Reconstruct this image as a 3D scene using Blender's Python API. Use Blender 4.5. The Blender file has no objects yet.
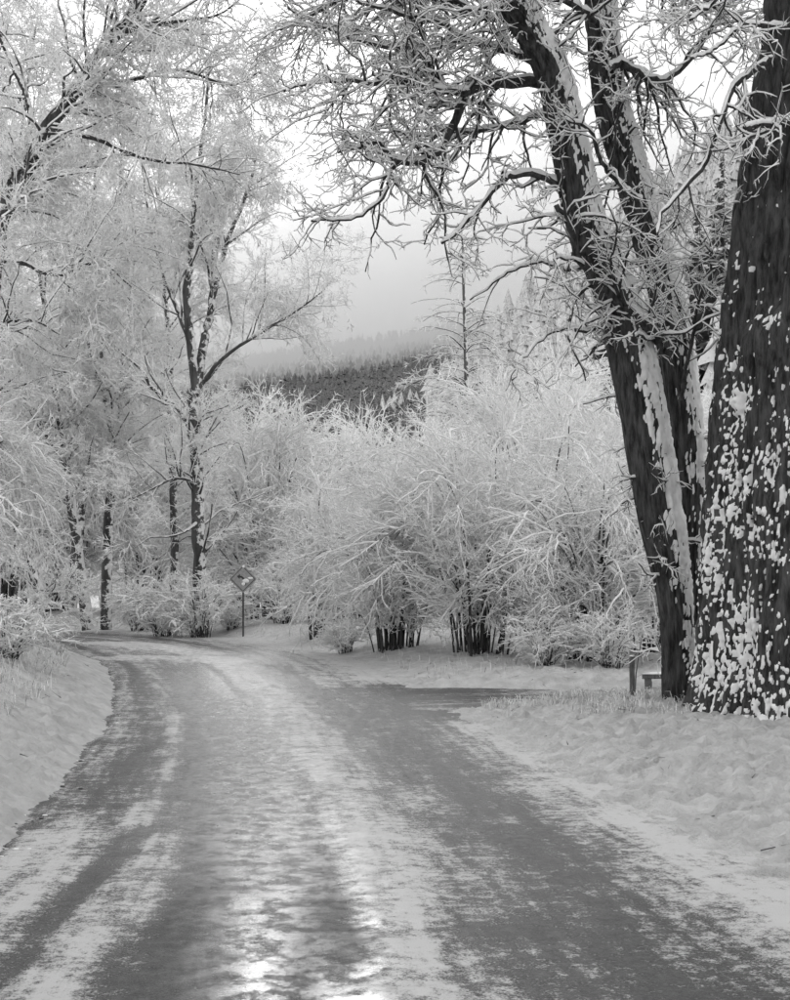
import bpy, math
import numpy as np
from mathutils import Vector

# ------------------------------------------------------------------ camera, sky, sun, exposure
scene = bpy.context.scene
COL = scene.collection
R = math.radians
F, CX, HZ, CH = 1374.0, 395.0, 585.0, 1.75          # focal length in px, principal column, horizon row, eye height

cd = bpy.data.cameras.new('camera')
cam = bpy.data.objects.new('camera', cd)
COL.objects.link(cam)
cd.sensor_fit = 'VERTICAL'
cd.sensor_height = 36.0
cd.lens = 36.0 * F / 1000.0
cd.shift_y = (HZ - 500.0) / 1000.0
cd.clip_start = 0.1
cd.clip_end = 12000
cam.location = (0, 0, CH)
cam.rotation_euler = (R(90), 0, 0)
scene.camera = cam

SUN_EL, SUN_AZ = 21.5, -6.5                            # azimuth measured from +Y towards +X
world = bpy.data.worlds.new('World')
scene.world = world
world.use_nodes = True
wn, wl = world.node_tree.nodes, world.node_tree.links
wn.clear()
wo = wn.new('ShaderNodeOutputWorld')
bg = wn.new('ShaderNodeBackground'); bg.inputs[1].default_value = 0.1
sky = wn.new('ShaderNodeTexSky'); sky.sky_type = 'NISHITA'; sky.sun_disc = False
sky.sun_elevation = R(SUN_EL); sky.sun_rotation = R(SUN_AZ)
bw = wn.new('ShaderNodeRGBToBW')                       # a black and white photograph
tc = wn.new('ShaderNodeTexCoord')
nz = wn.new('ShaderNodeTexNoise'); nz.inputs['Scale'].default_value = 2.2; nz.inputs['Detail'].default_value = 4
mr = wn.new('ShaderNodeMapRange'); mr.inputs[1].default_value = 0.3; mr.inputs[2].default_value = 0.7
mr.inputs[3].default_value = 8.4; mr.inputs[4].default_value = 10.4    # overcast deck
mx = wn.new('ShaderNodeMix'); mx.data_type = 'FLOAT'; mx.inputs[0].default_value = 0.7
wl.new(sky.outputs[0], bw.inputs[0]); wl.new(tc.outputs['Generated'], nz.inputs['Vector'])
wl.new(nz.outputs['Fac'], mr.inputs[0]); wl.new(bw.outputs[0], mx.inputs[2]); wl.new(mr.outputs[0], mx.inputs[3])
wl.new(mx.outputs[0], bg.inputs[0]); wl.new(bg.outputs[0], wo.inputs[0])

sd = bpy.data.lights.new('sun', 'SUN'); sd.energy = 0.6; sd.angle = R(10)
sun = bpy.data.objects.new('sun', sd); COL.objects.link(sun)
sv = Vector((math.sin(R(SUN_AZ)) * math.cos(R(SUN_EL)), math.cos(R(SUN_AZ)) * math.cos(R(SUN_EL)), math.sin(R(SUN_EL))))
sun.rotation_euler = (-sv).to_track_quat('-Z', 'Y').to_euler()
sun.location = sv * 50

vs = scene.view_settings
vs.view_transform = 'Standard'; vs.look = 'None'; vs.exposure = 0.75; vs.gamma = 1.0; vs.use_curve_mapping = False
scene.cycles.max_bounces = 9; scene.cycles.diffuse_bounces = 7; scene.cycles.glossy_bounces = 2
scene.cycles.transmission_bounces = 2; scene.cycles.volume_bounces = 4; scene.cycles.transparent_max_bounces = 4
scene.cycles.use_adaptive_sampling = True; scene.cycles.adaptive_threshold = 0.03

# ------------------------------------------------------------------ maths helpers
def W(px, py, d):
    """the place seen at photo pixel (px, py) at depth d"""
    return np.array([(px - CX) / F * d, d, CH - (py - HZ) / F * d])

def sstep(a, b, x):
    t = np.clip((x - a) / (b - a), 0, 1)
    return t * t * (3 - 2 * t)

def _h(ix, iy, iz, seed):
    h = (ix.astype(np.int64) * 374761393 + iy.astype(np.int64) * 668265263 + iz.astype(np.int64) * 2147483647 + seed * 974711) & 0xffffffff
    h = ((h ^ (h >> 13)) * 1274126177) & 0xffffffff
    h = ((h ^ (h >> 16)) * 2246822519) & 0xffffffff
    return h ^ (h >> 15)

def noise(x, y, z=0.0, seed=0):
    """gradient noise, about -1..1"""
    x, y, z = np.broadcast_arrays(np.asarray(x, float), np.asarray(y, float), np.asarray(z, float))
    xi, yi, zi = np.floor(x), np.floor(y), np.floor(z)
    fx, fy, fz = x - xi, y - yi, z - zi
    u, v, w = (f * f * f * (f * (f * 6 - 15) + 10) for f in (fx, fy, fz))
    out = 0
    for dx in (0, 1):
        for dy in (0, 1):
            for dz in (0, 1):
                h = _h(xi + dx, yi + dy, zi + dz, seed)
                gx = ((h & 1023) / 511.5) - 1; gy = (((h >> 10) & 1023) / 511.5) - 1; gz = (((h >> 20) & 1023) / 511.5) - 1
                out = out + (gx * (fx - dx) + gy * (fy - dy) + gz * (fz - dz)) * (u if dx else 1 - u) * (v if dy else 1 - v) * (w if dz else 1 - w)
    return out * 1.3

def fbm(x, y, z=0.0, o=4, seed=0):
    a, s, t = 1.0, 0.0, 0.0
    for i in range(o):
        s = s + a * noise(x * 2 ** i, y * 2 ** i, z * 2 ** i, seed + i * 17); t += a; a *= 0.5
    return s / t

def catmull(P, n):
    """smooth resampling of a polyline of any dimension to n points"""
    P = np.asarray(P, float)
    Q = np.vstack([2 * P[0] - P[1], P, 2 * P[-1] - P[-2]])
    t = np.linspace(0, len(P) - 1 - 1e-9, n); i = t.astype(int); f = (t - i)[:, None]
    a, b, c, d = Q[i], Q[i + 1], Q[i + 2], Q[i + 3]
    return 0.5 * (2 * b + (c - a) * f + (2 * a - 5 * b + 4 * c - d) * f ** 2 + (3 * b - a - 3 * c + d) * f ** 3)

def norm(v):
    return v / np.maximum(np.linalg.norm(v, axis=-1, keepdims=True), 1e-9)

# ------------------------------------------------------------------ mesh helpers
def mesh(name, parts, mats, smooth=True, attrs=None):
    """parts: list of (verts (n,3), faces (m,3|4), material index)"""
    vs_, lv, ls, mi, off, lo = [], [], [], [], 0, 0
    for v, f, m in parts:
        if len(f) == 0: continue
        k = f.shape[1]
        vs_.append(v); lv.append((f + off).ravel()); ls.append(lo + np.arange(len(f)) * k); mi.append(np.full(len(f), m))
        off += len(v); lo += f.size
    v = np.concatenate(vs_).astype(np.float32); lv = np.concatenate(lv).astype(np.int32)
    ls = np.concatenate(ls).astype(np.int32); mi = np.concatenate(mi).astype(np.int32)
    me = bpy.data.meshes.new(name)
    me.vertices.add(len(v)); me.vertices.foreach_set('co', v.ravel())
    me.loops.add(len(lv)); me.loops.foreach_set('vertex_index', lv)
    me.polygons.add(len(ls)); me.polygons.foreach_set('loop_start', ls)
    me.polygons.foreach_set('material_index', mi)
    me.polygons.foreach_set('use_smooth', np.full(len(ls), smooth))
    for m in mats: me.materials.append(m)
    me.update(calc_edges=True)
    if attrs:
        for k, a in attrs.items():
            at = me.attributes.new(k, 'FLOAT', 'POINT'); at.data.foreach_set('value', a.astype(np.float32).ravel())
    return me

def obj(name, me, parent=None, **tags):
    o = bpy.data.objects.new(name, me)
    COL.objects.link(o)
    if parent is not None: o.parent = parent
    for k, t in tags.items(): o[k] = t
    return o

def thing(name, label, category, loc, group=None, rz=0.0, sc=(1, 1, 1)):
    o = bpy.data.objects.new(name, None); COL.objects.link(o)
    o.empty_display_size = 0.2
    o.location = loc; o.rotation_euler = (0, 0, rz); o.scale = sc
    o['label'] = label; o['category'] = category
    if group: o['group'] = group
    return o

def copy_tree(src, loc, rz, sc, label):
    r = src.copy(); COL.objects.link(r)
    r.location = loc; r.rotation_euler = (0, 0, rz); r.scale = sc; r['label'] = label
    for ch in list(src.children):
        c = ch.copy(); COL.objects.link(c); c.parent = r
        for g in list(ch.children):
            e = g.copy(); COL.objects.link(e); e.parent = c
    return r

def frames(P):
    T = norm(np.gradient(P, axis=1))
    Z = np.zeros_like(T); Z[..., 2] = 1
    X = np.zeros_like(T); X[..., 0] = 1
    ref = np.where(np.abs(T[..., 2:3]) > 0.97, X, Z)
    U = norm(ref - (ref * T).sum(-1, keepdims=True) * T)
    return T, U, np.cross(T, U)

def tubes(P, Rr, S):
    """N polylines of K points -> verts, quads"""
    N, K, _ = P.shape
    T, U, V = frames(P)
    a = np.arange(S) / S * 2 * np.pi + np.pi / S
    c, s = np.cos(a), np.sin(a)
    ring = P[:, :, None] + Rr[:, :, None, None] * (c[None, None, :, None] * U[:, :, None] + s[None, None, :, None] * V[:, :, None])
    b = (np.arange(N)[:, None, None] * K + np.arange(K - 1)[None, :, None]) * S
    i = np.arange(S)[None, None]; j = (i + 1) % S
    q = np.stack([b + i, b + j, b + S + j, b + S + i], -1).reshape(-1, 4)
    return ring.reshape(-1, 3), q

def spikes(A, B, r, r2=None):
    """thin three sided needles from A to B"""
    n = len(A)
    P = np.stack([A, B], 1)
    T, U, V = frames(P); U, V = U[:, 0], V[:, 0]
    vs_ = [A + r[:, None] * (math.cos(t) * U + math.sin(t) * V) for t in (0, 2.094, 4.189)] + [B]
    v = np.stack(vs_, 1).reshape(-1, 3)
    b = np.arange(n)[:, None] * 4
    f = np.stack([np.hstack([b, b + 1, b + 3]), np.hstack([b + 1, b + 2, b + 3]), np.hstack([b + 2, b, b + 3])], 1).reshape(-1, 3)
    return v, f

def grow(rg, P, Rr, n, t0, ln, ang, K, droop=0.0, jit=0.15, rs=0.6, rmin=0.004, rmax=1.0, flat=0.0, tpow=1.0, lt=0.5, up=0.0, out=None):
    """n children on the parents P (N,K,3): random place, angle, kinks; returns P, R"""
    N, Kp, _ = P.shape
    L = np.linalg.norm(np.diff(P, axis=1), axis=2).sum(1)
    idx = rg.choice(N, n, p=L / L.sum())
    t = t0 + (0.985 - t0) * rg.random(n) ** tpow
    x = t * (Kp - 1); i = np.minimum(x.astype(int), Kp - 2); f = (x - i)
    p = P[idx, i] * (1 - f)[:, None] + P[idx, i + 1] * f[:, None]
    r = Rr[idx, i] * (1 - f) + Rr[idx, i + 1] * f
    T = norm(P[idx, i + 1] - P[idx, i])
    q = rg.normal(size=(n, 3)); q[:, 2] *= (1 - flat); q[:, 2] += up
    if out is not None: q += out * norm(p - P[:, 0].mean(0))
    q = norm(q - (q * T).sum(1, keepdims=True) * T)
    a = rg.uniform(ang[0], ang[1], n)[:, None] * math.pi / 180
    d = norm(np.cos(a) * T + np.sin(a) * q)
    ll = rg.uniform(ln[0], ln[1], n) * (1 - lt * t)
    pts = [p]; cur = p; st = (ll / (K - 1))[:, None]
    for k in range(K - 1):
        cur = cur + d * st; pts.append(cur)
        d = d + jit * rg.normal(size=(n, 3)); d[:, 2] += droop; d = norm(d)
    C = np.stack(pts, 1)
    r0 = np.clip(r * rs, rmin, rmax)
    RR = r0[:, None] * np.linspace(1, 0.35, K)[None]
    return C, np.maximum(RR, rmin * 0.5)

def snow_cap(P, Rr, S, rg, th=0.8, add=0.006):
    """lumpy snow lying on the upper side of branches, thin where they are steep"""
    T, U, V = frames(P)
    hor = 1 - np.abs(T[..., 2]) ** 2
    lump = 0.55 + 0.75 * rg.random(P.shape[:2])
    amt = np.clip(hor, 0.12, 1) * lump
    rad = (Rr * th + add) * (0.45 + 0.55 * amt)
    off = (Rr * 0.62 + add * 0.5) * (0.4 + 0.6 * amt)
    C = P + U * off[..., None]
    rad = rad.copy(); rad[:, -1] *= 0.3
    return tubes(C, rad, S)

# ------------------------------------------------------------------ materials (all neutral: the photograph is black and white)
def mat(name):
    m = bpy.data.materials.new(name); m.use_nodes = True
    n, l = m.node_tree.nodes, m.node_tree.links
    return m, n, l, n['Principled BSDF']

def g(v): return (v, v, v, 1)

def nnoise(n, l, vec, scale, detail=4, rough=0.55):
    t = n.new('ShaderNodeTexNoise'); t.inputs['Scale'].default_value = scale
    t.inputs['Detail'].default_value = detail; t.inputs['Roughness'].default_value = rough
    if vec is not None: l.new(vec, t.inputs['Vector'])
    return t.outputs['Fac']

def nmap(n, l, src, a, b, c, d, smooth=False):
    t = n.new('ShaderNodeMapRange'); l.new(src, t.inputs[0])
    if smooth: t.interpolation_type = 'SMOOTHSTEP'
    for i, x in enumerate((a, b, c, d)): t.inputs[i + 1].default_value = x
    return t.outputs[0]

def nmath(n, l, op, a, b=None):
    t = n.new('ShaderNodeMath'); t.operation = op
    for i, x in enumerate((a, b)):
        if x is None: continue
        if isinstance(x, (int, float)): t.inputs[i].default_value = x
        else: l.new(x, t.inputs[i])
    return t.outputs[0]

def nmix(n, l, f, a, b):
    t = n.new('ShaderNodeMix'); t.data_type = 'FLOAT'
    for i, x in ((0, f), (2, a), (3, b)):
        if isinstance(x, (int, float)): t.inputs[i].default_value = x
        else: l.new(x, t.inputs[i])
    return t.outputs[0]

def bump(n, l, h, strength, dist):
    b = n.new('ShaderNodeBump'); b.inputs['Strength'].default_value = strength; b.inputs['Distance'].default_value = dist
    l.new(h, b.inputs['Height']); return b.outputs[0]

def snow_mat(name, lo, hi, sc, bs=0.5, bd=0.02):
    m, n, l, p = mat(name)
    c = n.new('ShaderNodeNewGeometry').outputs['Position']
    f = nnoise(n, l, c, sc, 5, 0.6)
    l.new(nmap(n, l, f, 0.35, 0.65, lo, hi), p.inputs['Base Color'])
    p.inputs['Roughness'].default_value = 0.85; p.inputs['Specular IOR Level'].default_value = 0.25
    l.new(bump(n, l, nnoise(n, l, c, sc * 6, 5, 0.65), bs, bd), p.inputs['Normal'])
    return m

M_SNOW = snow_mat('snow', 0.48, 0.66, 3.0, 1.0, 0.06)
M_TSNOW = snow_mat('branch_snow', 0.80, 0.93, 9.0, 0.3, 0.01)

def frost_mat(name, bark, snow, lo=-0.75, hi=-0.15, trans=0.0):
    """thin wood with snow on its upper side and rime round it, wood bare on the underside"""
    m, n, l, p = mat(name)
    ge = n.new('ShaderNodeNewGeometry')
    sx = n.new('ShaderNodeSeparateXYZ'); l.new(ge.outputs['Normal'], sx.inputs[0])
    f = nnoise(n, l, ge.outputs['Position'], 3.5, 3)
    h = nmath(n, l, 'ADD', sx.outputs[2], nmap(n, l, f, 0.3, 0.7, -0.5, 0.5))
    k = nmap(n, l, h, lo, hi, 0, 1, True)
    l.new(nmix(n, l, k, bark, snow), p.inputs['Base Color'])
    p.inputs['Roughness'].default_value = 0.8; p.inputs['Specular IOR Level'].default_value = 0.2
    if trans:
        tr = n.new('ShaderNodeBsdfTranslucent'); tr.inputs[0].default_value = g(0.92)
        ms = n.new('ShaderNodeMixShader'); l.new(nmath(n, l, 'MULTIPLY', k, trans), ms.inputs[0]); l.new(p.outputs[0], ms.inputs[1]); l.new(tr.outputs[0], ms.inputs[2])
        l.new(ms.outputs[0], n['Material Output'].inputs[0])
    return m

M_FROST = frost_mat('frosted_twig', 0.30, 0.94, -1.3, -0.7)
M_FROST2 = frost_mat('snowy_twig', 0.05, 0.80, -0.55, 0.1)
M_LIMB = frost_mat('snowy_limb', 0.06, 0.78, -0.45, 0.25)

def bark_mat(name, lo, hi, sc, snow_amt=0.0):
    m, n, l, p = mat(name)
    ge = n.new('ShaderNodeNewGeometry')
    mp = n.new('ShaderNodeMapping'); mp.inputs['Scale'].default_value = (1, 1, 0.16); l.new(ge.outputs['Position'], mp.inputs[0])
    f = nnoise(n, l, mp.outputs[0], sc, 8, 0.7)
    col = nmap(n, l, f, 0.38, 0.64, lo, hi)
    if snow_amt > 0:
        sx = n.new('ShaderNodeSeparateXYZ'); l.new(ge.outputs['Normal'], sx.inputs[0])
        q = nnoise(n, l, ge.outputs['Position'], 5.0, 4)
        h = nmath(n, l, 'ADD', nmath(n, l, 'ADD', sx.outputs[2], nmath(n, l, 'MULTIPLY', sx.outputs[0], 0.35)), nmap(n, l, q, 0.3, 0.7, -0.45, 0.45))
        col = nmix(n, l, nmap(n, l, h, 0.55 - snow_amt, 0.75 - snow_amt, 0, 1, True), col, 0.75)
    l.new(col, p.inputs['Base Color'])
    p.inputs['Roughness'].default_value = 0.9; p.inputs['Specular IOR Level'].default_value = 0.25
    l.new(bump(n, l, f, 0.9, 0.03), p.inputs['Normal'])
    return m

M_BARK = bark_mat('fissured_bark', 0.02, 0.105, 16.0)
M_BARKS = bark_mat('snow_dusted_bark', 0.025, 0.09, 9.0, 0.35)
M_FARBARK = bark_mat('far_bark', 0.04, 0.12, 4.0, 0.42)
M_STEM = bark_mat('shrub_stem', 0.025, 0.09, 9.0, 0.12)
M_WOOD = bark_mat('weathered_wood', 0.09, 0.20, 30.0)

def plain(name, v, rough=0.7, metal=0.0):
    m, n, l, p = mat(name)
    c = n.new('ShaderNodeTexCoord').outputs['Object']
    l.new(nmap(n, l, nnoise(n, l, c, 12, 5), 0.3, 0.7, v * 0.8, v * 1.2), p.inputs['Base Color'])
    p.inputs['Roughness'].default_value = rough; p.inputs['Metallic'].default_value = metal
    return m

M_SIGN = plain('sign_face', 0.30, 0.5)
M_BLACK = plain('sign_print', 0.03, 0.5)
M_STEEL = plain('sign_post_steel', 0.06, 0.6)
M_CONIFER = frost_mat('conifer_needles', 0.05, 0.26, -0.2, 0.7)
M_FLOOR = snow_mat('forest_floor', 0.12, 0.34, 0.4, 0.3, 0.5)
M_CONIFERN = frost_mat('snowy_conifer_needles', 0.07, 0.66, -0.7, 0.3)
M_GRASS = frost_mat('frosted_grass', 0.16, 0.82, -1.0, -0.2)

def road_mat(name):
    m, n, l, p = mat(name)
    at = n.new('ShaderNodeAttribute'); at.attribute_name = 'cover'
    aw = n.new('ShaderNodeAttribute'); aw.attribute_name = 'wet'
    c = n.new('ShaderNodeNewGeometry').outputs['Position']
    n1 = nnoise(n, l, c, 2.6, 6, 0.65)
    n2 = nnoise(n, l, c, 13.0, 5, 0.65)
    n3 = nnoise(n, l, c, 75.0, 4, 0.75)
    ax = n.new('ShaderNodeAttribute'); ax.attribute_name = 'across'; ay = n.new('ShaderNodeAttribute'); ay.attribute_name = 'along'
    cb = n.new('ShaderNodeCombineXYZ'); l.new(nmath(n, l, 'MULTIPLY', ax.outputs['Fac'], 7.0), cb.inputs[0]); l.new(nmath(n, l, 'MULTIPLY', ay.outputs['Fac'], 0.55), cb.inputs[1])
    nt = nnoise(n, l, cb.outputs[0], 1.0, 6, 0.6)                    # combed along the traffic
    v = nmath(n, l, 'ADD', at.outputs['Fac'], nmap(n, l, n1, 0, 1, -0.7, 0.7))
    v = nmath(n, l, 'ADD', v, nmap(n, l, nt, 0, 1, -0.75, 0.75))
    v = nmath(n, l, 'ADD', v, nmap(n, l, n2, 0, 1, -0.9, 0.9))
    v = nmath(n, l, 'ADD', v, nmap(n, l, n3, 0, 1, -0.95, 0.95))
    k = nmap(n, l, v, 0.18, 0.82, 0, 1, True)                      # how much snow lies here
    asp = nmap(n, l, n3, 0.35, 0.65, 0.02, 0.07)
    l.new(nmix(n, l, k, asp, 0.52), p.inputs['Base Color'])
    r1 = nmap(n, l, n2, 0.3, 0.7, 0.5, 0.75)
    r2 = nmap(n, l, n2, 0.35, 0.65, 0.16, 0.42)
    cw = nmath(n, l, 'MULTIPLY', aw.outputs['Fac'], nmap(n, l, nnoise(n, l, c, 5.5, 7, 0.7), 0.42, 0.58, 0, 1, True))
    l.new(cw, p.inputs['Coat Weight']); p.inputs['Coat Roughness'].default_value = 0.2; p.inputs['Coat IOR'].default_value = 1.4
    rr = nmix(n, l, aw.outputs['Fac'], r1, r2)
    l.new(nmix(n, l, nmath(n, l, 'MULTIPLY', k, nmap(n, l, aw.outputs['Fac'], 0, 1, 1, 0.45)), rr, 0.8), p.inputs['Roughness'])
    p.inputs['Specular IOR Level'].default_value = 0.3
    hh = nmath(n, l, 'ADD', nmath(n, l, 'MULTIPLY', k, 0.6), nmath(n, l, 'MULTIPLY', n3, 0.5))
    l.new(bump(n, l, hh, 0.45, 0.02), p.inputs['Normal'])
    return m
M_ROAD = road_mat('snowy_asphalt')

# ------------------------------------------------------------------ road
PAIRS = np.array([  # left edge x, y, right edge x, y
    (-2.45, 1.5, 3.3, 1.5), (-2.5, 5, 2.66, 5), (-2.7, 9.4, 1.95, 9.4), (-3.25, 13.6, 1.42, 13.6), (-3.8, 17.8, 0.97, 17.8),
    (-5.0, 24.0, 0.02, 24.6), (-6.6, 30.6, -1.0, 31.6), (-8.1, 34.6, -2.65, 38.2), (-10.9, 42.0, -6.4, 46.6),
    (-15.5, 48.0, -11.6, 53.4), (-23, 54.5, -20, 60.5), (-42, 64, -40, 71), (-70, 74, -68, 81)])
NS, NU = 640, 80
# denser near the camera
tt = np.linspace(0, 1, NS) ** 1.35
dense = catmull(PAIRS, 4000)
dl = np.concatenate([[0], np.cumsum(np.linalg.norm(np.diff((dense[:, :2] + dense[:, 2:]) / 2, axis=0), axis=1))])
pick = np.interp(tt, dl / dl[-1], np.arange(4000)); pk = pick.astype(int)
EDG = dense[pk]
u = np.linspace(-0.05, 1.14, NU)
RX = EDG[:, None, 0] * (1 - u) + EDG[:, None, 2] * u
RY = EDG[:, None, 1] * (1 - u) + EDG[:, None, 3] * u

def polydist(x, y, pts):
    """distance to a polyline and position along it 0..1"""
    pts = np.asarray(pts, float); best = np.full(x.shape, 1e9); par = np.zeros(x.shape)
    for i in range(len(pts) - 1):
        ax, ay = pts[i]; bx, by = pts[i + 1]; vx, vy = bx - ax, by - ay
        t = np.clip(((x - ax) * vx + (y - ay) * vy) / (vx * vx + vy * vy), 0, 1)
        d = np.hypot(x - ax - t * vx, y - ay - t * vy)
        m = d < best; best = np.where(m, d, best); par = np.where(m, (i + t) / (len(pts) - 1), par)
    return best, par

def gp(px, py):
    d = CH * F / (py - HZ); return ((px - CX) / F * d, d)

def stroke(f, amount, pts, w0, w1, soft=0.5, seed=1, rag=0.6, fade=0.0):
    """lay a wheel track, a strip of snow or painted glare along ground places given by photo pixels"""
    q = catmull(np.array([gp(*p) for p in pts]), 24)
    d, s = polydist(RX, RY, q)
    w = w0 + (w1 - w0) * s
    d = d + rag * w * fbm(RX * 3.2, RY * 1.6, seed * 3.1, 4, seed)
    amount = amount * (1 - sstep(1 - fade, 1.0, s) if fade else 1.0)
    f += 0.8 * amount * (1 - sstep(w * max(0.0, 0.75 - soft), w * (1.15 + soft), d))

cover = np.full(RX.shape, 0.43)
wet = np.full(RX.shape, 0.08)
lat = u[None, :] * np.ones((NS, 1))
near = 1 - sstep(14, 26, RY)
jn = sstep(17.0, 18.6, RY) * (1 - sstep(23.6, 25.4, RY))
cover += 0.26 * (1 - sstep(-0.02, 0.12, lat)) - 0.35 * np.exp(-((lat - 0.012) / 0.02) ** 2) + 0.55 * sstep(0.72, 1.02, lat) * (1 - jn)
# left: speckled snow between the ruts
stroke(cover, 0.26, [(20, 990), (60, 930), (110, 870), (150, 840)], 0.42, 0.25, seed=2)
stroke(cover, 0.22, [(100, 1000), (150, 920), (185, 860), (195, 830)], 0.30, 0.12, seed=3)
stroke(cover, 0.30, [(0, 900), (40, 850), (90, 830)], 0.35, 0.2, seed=31)
# thin left rut, dark near, white beyond
stroke(cover, -0.75, [(-10, 985), (60, 905), (110, 860), (140, 828)], 0.085, 0.11, 0.4, 4)
stroke(cover, 0.45, [(133, 832), (152, 795), (168, 755), (175, 715)], 0.11, 0.10, 0.4, 5)
stroke(cover, -0.35, [(100, 800), (135, 770), (150, 740)], 0.45, 0.3, 0.6, 6)
stroke(cover, -0.30, [(195, 800), (202, 745), (192, 700), (176, 668)], 0.12, 0.22, 0.5, 7)
# wet black track left of centre
stroke(cover, -0.80, [(140, 1015), (165, 950), (190, 890), (205, 840), (207, 780), (200, 730)], 0.26, 0.08, 0.6, 8, fade=0.75)
# glazed middle
stroke(cover, -0.20, [(270, 1010), (265, 900), (255, 800), (235, 720), (190, 668)], 0.50, 0.9, 0.5, 9)
stroke(wet, 0.95, [(265, 1010), (262, 900), (262, 800), (240, 720), (190, 668), (140, 648)], 0.48, 1.3, 0.6, 9)
stroke(cover, 0.26, [(215, 1000), (240, 940), (248, 905)], 0.16, 0.12, 0.6, 10)
stroke(cover, -0.60, [(300, 1010), (305, 930), (315, 860), (300, 800), (285, 750)], 0.15, 0.09, 0.6, 11, fade=0.7)
stroke(cover, -0.50, [(348, 975), (335, 890), (322, 835), (305, 790)], 0.12, 0.08, 0.6, 12, fade=0.7)
stroke(wet, -0.8, [(140, 1015), (165, 950), (190, 890), (205, 840), (207, 780)], 0.24, 0.10, 0.6, 8, fade=0.8)
stroke(wet, -0.7, [(300, 1010), (305, 930), (315, 860), (300, 815)], 0.11, 0.08, 0.6, 11, fade=0.8)
stroke(wet, -0.7, [(345, 960), (335, 890), (325, 845)], 0.09, 0.06, 0.6, 12, fade=0.8)
# white strip right of centre
stroke(cover, 0.42, [(385, 985), (368, 900), (345, 820), (315, 755), (275, 700), (225, 665)], 0.26, 0.38, 0.55, 13)
stroke(cover, 0.22, [(420, 1000), (400, 900), (375, 830)], 0.3, 0.2, 0.6, 14)
stroke(cover, -0.45, [(345, 940), (420, 930), (540, 930)], 0.12, 0.14, 0.6, 15)
stroke(cover, -0.35, [(340, 985), (430, 978), (480, 985)], 0.08, 0.06, 0.6, 25)
# right wheel path, worn through to gritty asphalt
stroke(cover, -0.34, [(760, 1010), (640, 905), (540, 815), (455, 735), (400, 697)], 0.60, 0.55, 0.7, 16)
stroke(cover, -0.22, [(640, 1000), (560, 900), (480, 810), (400, 740), (330, 690)], 0.40, 0.45, 0.7, 17)
stroke(cover, 0.24, [(520, 890), (450, 830), (420, 790)], 0.20, 0.2, 0.6, 18)
stroke(cover, -0.40, [(390, 691), (430, 690), (470, 697), (490, 712)], 0.9, 0.7, 0.6, 19)
stroke(cover, 0.9, [(140, 658), (185, 658), (225, 662)], 1.0, 0.7, 0.4, 26)  # sky glare at the far bend, painted as white cover
stroke(cover, 0.8, [(110, 643), (160, 648), (200, 654)], 0.9, 0.6, 0.4, 27)  # second patch of the bend glare painted into the cover
# curved ruts in the bend
for k, off in enumerate((0.0, 0.35, 1.45, 1.8, 3.0, 3.4)):
    q = np.stack([EDG[:, 0] * (1 - (0.10 + off * 0.19)) + EDG[:, 2] * (0.10 + off * 0.19), EDG[:, 1] * (1 - (0.10 + off * 0.19)) + EDG[:, 3] * (0.10 + off * 0.19)], 1)[::12]
    d, s = polydist(RX, RY, q)
    cover += (-0.30 if k % 2 == 0 else 0.16) * (1 - sstep(0.06, 0.22, d)) * sstep(15, 24, RY)
wet += 0.3 * sstep(22, 34, RY)
cover += 0.12 * fbm(RX * 0.7, RY * 0.35, 0, 3, 40)
def road_z(x, y):
    return 0.012 * fbm(x * 0.5, y * 0.3, 0, 2, 70)
RZ = road_z(RX, RY) + 0.014 * sstep(0.3, 0.8, cover) + 0.006 * fbm(RX * 7, RY * 7, 0, 3, 71) * sstep(0.2, 0.6, cover) - 0.03 * np.abs(lat - 0.5) ** 2 - 0.02 * jn * sstep(1.0, 1.1, lat)
iq = np.arange(NS - 1)[:, None] * NU + np.arange(NU - 1)[None]
rq = np.stack([iq, iq + 1, iq + NU + 1, iq + NU], -1).reshape(-1, 4)
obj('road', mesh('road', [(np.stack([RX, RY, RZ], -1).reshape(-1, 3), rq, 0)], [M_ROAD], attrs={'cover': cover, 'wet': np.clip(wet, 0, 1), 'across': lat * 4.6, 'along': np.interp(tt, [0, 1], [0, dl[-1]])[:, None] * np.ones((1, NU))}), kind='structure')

# the side lane that leaves to the right
SP = np.array([(-0.6, 19.2, -0.9, 23.6), (0.8, 19.3, 0.7, 23.3), (2.6, 19.8, 2.7, 22.8), (5.0, 20.2, 5.2, 22.8), (9, 20.8, 9.2, 23.4), (16, 22, 16, 25), (30, 25, 30, 28)])
SE = catmull(SP, 420); v2 = np.linspace(-0.22, 1.22, 50)
SX = SE[:, None, 0] * (1 - v2) + SE[:, None, 2] * v2; SY = SE[:, None, 1] * (1 - v2) + SE[:, None, 3] * v2
sc_ = 0.42 + 0.30 * np.abs(v2[None] - 0.5) * 2 - 0.30 * sstep(-1, 0.2, SX) * (1 - sstep(1.0, 2.6, SX)) + 0.16 * fbm(SX * 0.9, SY * 2.5, 0, 3, 77)
sc_ += -0.35 * (1 - sstep(0.2, 0.6, np.abs(SY - 22.2 - 0.25 * np.sin(SX)))) * (1 - sstep(1.2, 2.6, SX))
SZ = road_z(SX, SY) + 0.006 + 0.012 * fbm(SX * 3, SY * 3, 0, 3, 78) - 0.05 * (1 - sstep(-0.9, 1.6, SX)) + 0.02 - 0.10 * sstep(0.46, 0.70, np.abs(v2[None] - 0.5))
iq = np.arange(419)[:, None] * 50 + np.arange(49)[None]
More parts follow.
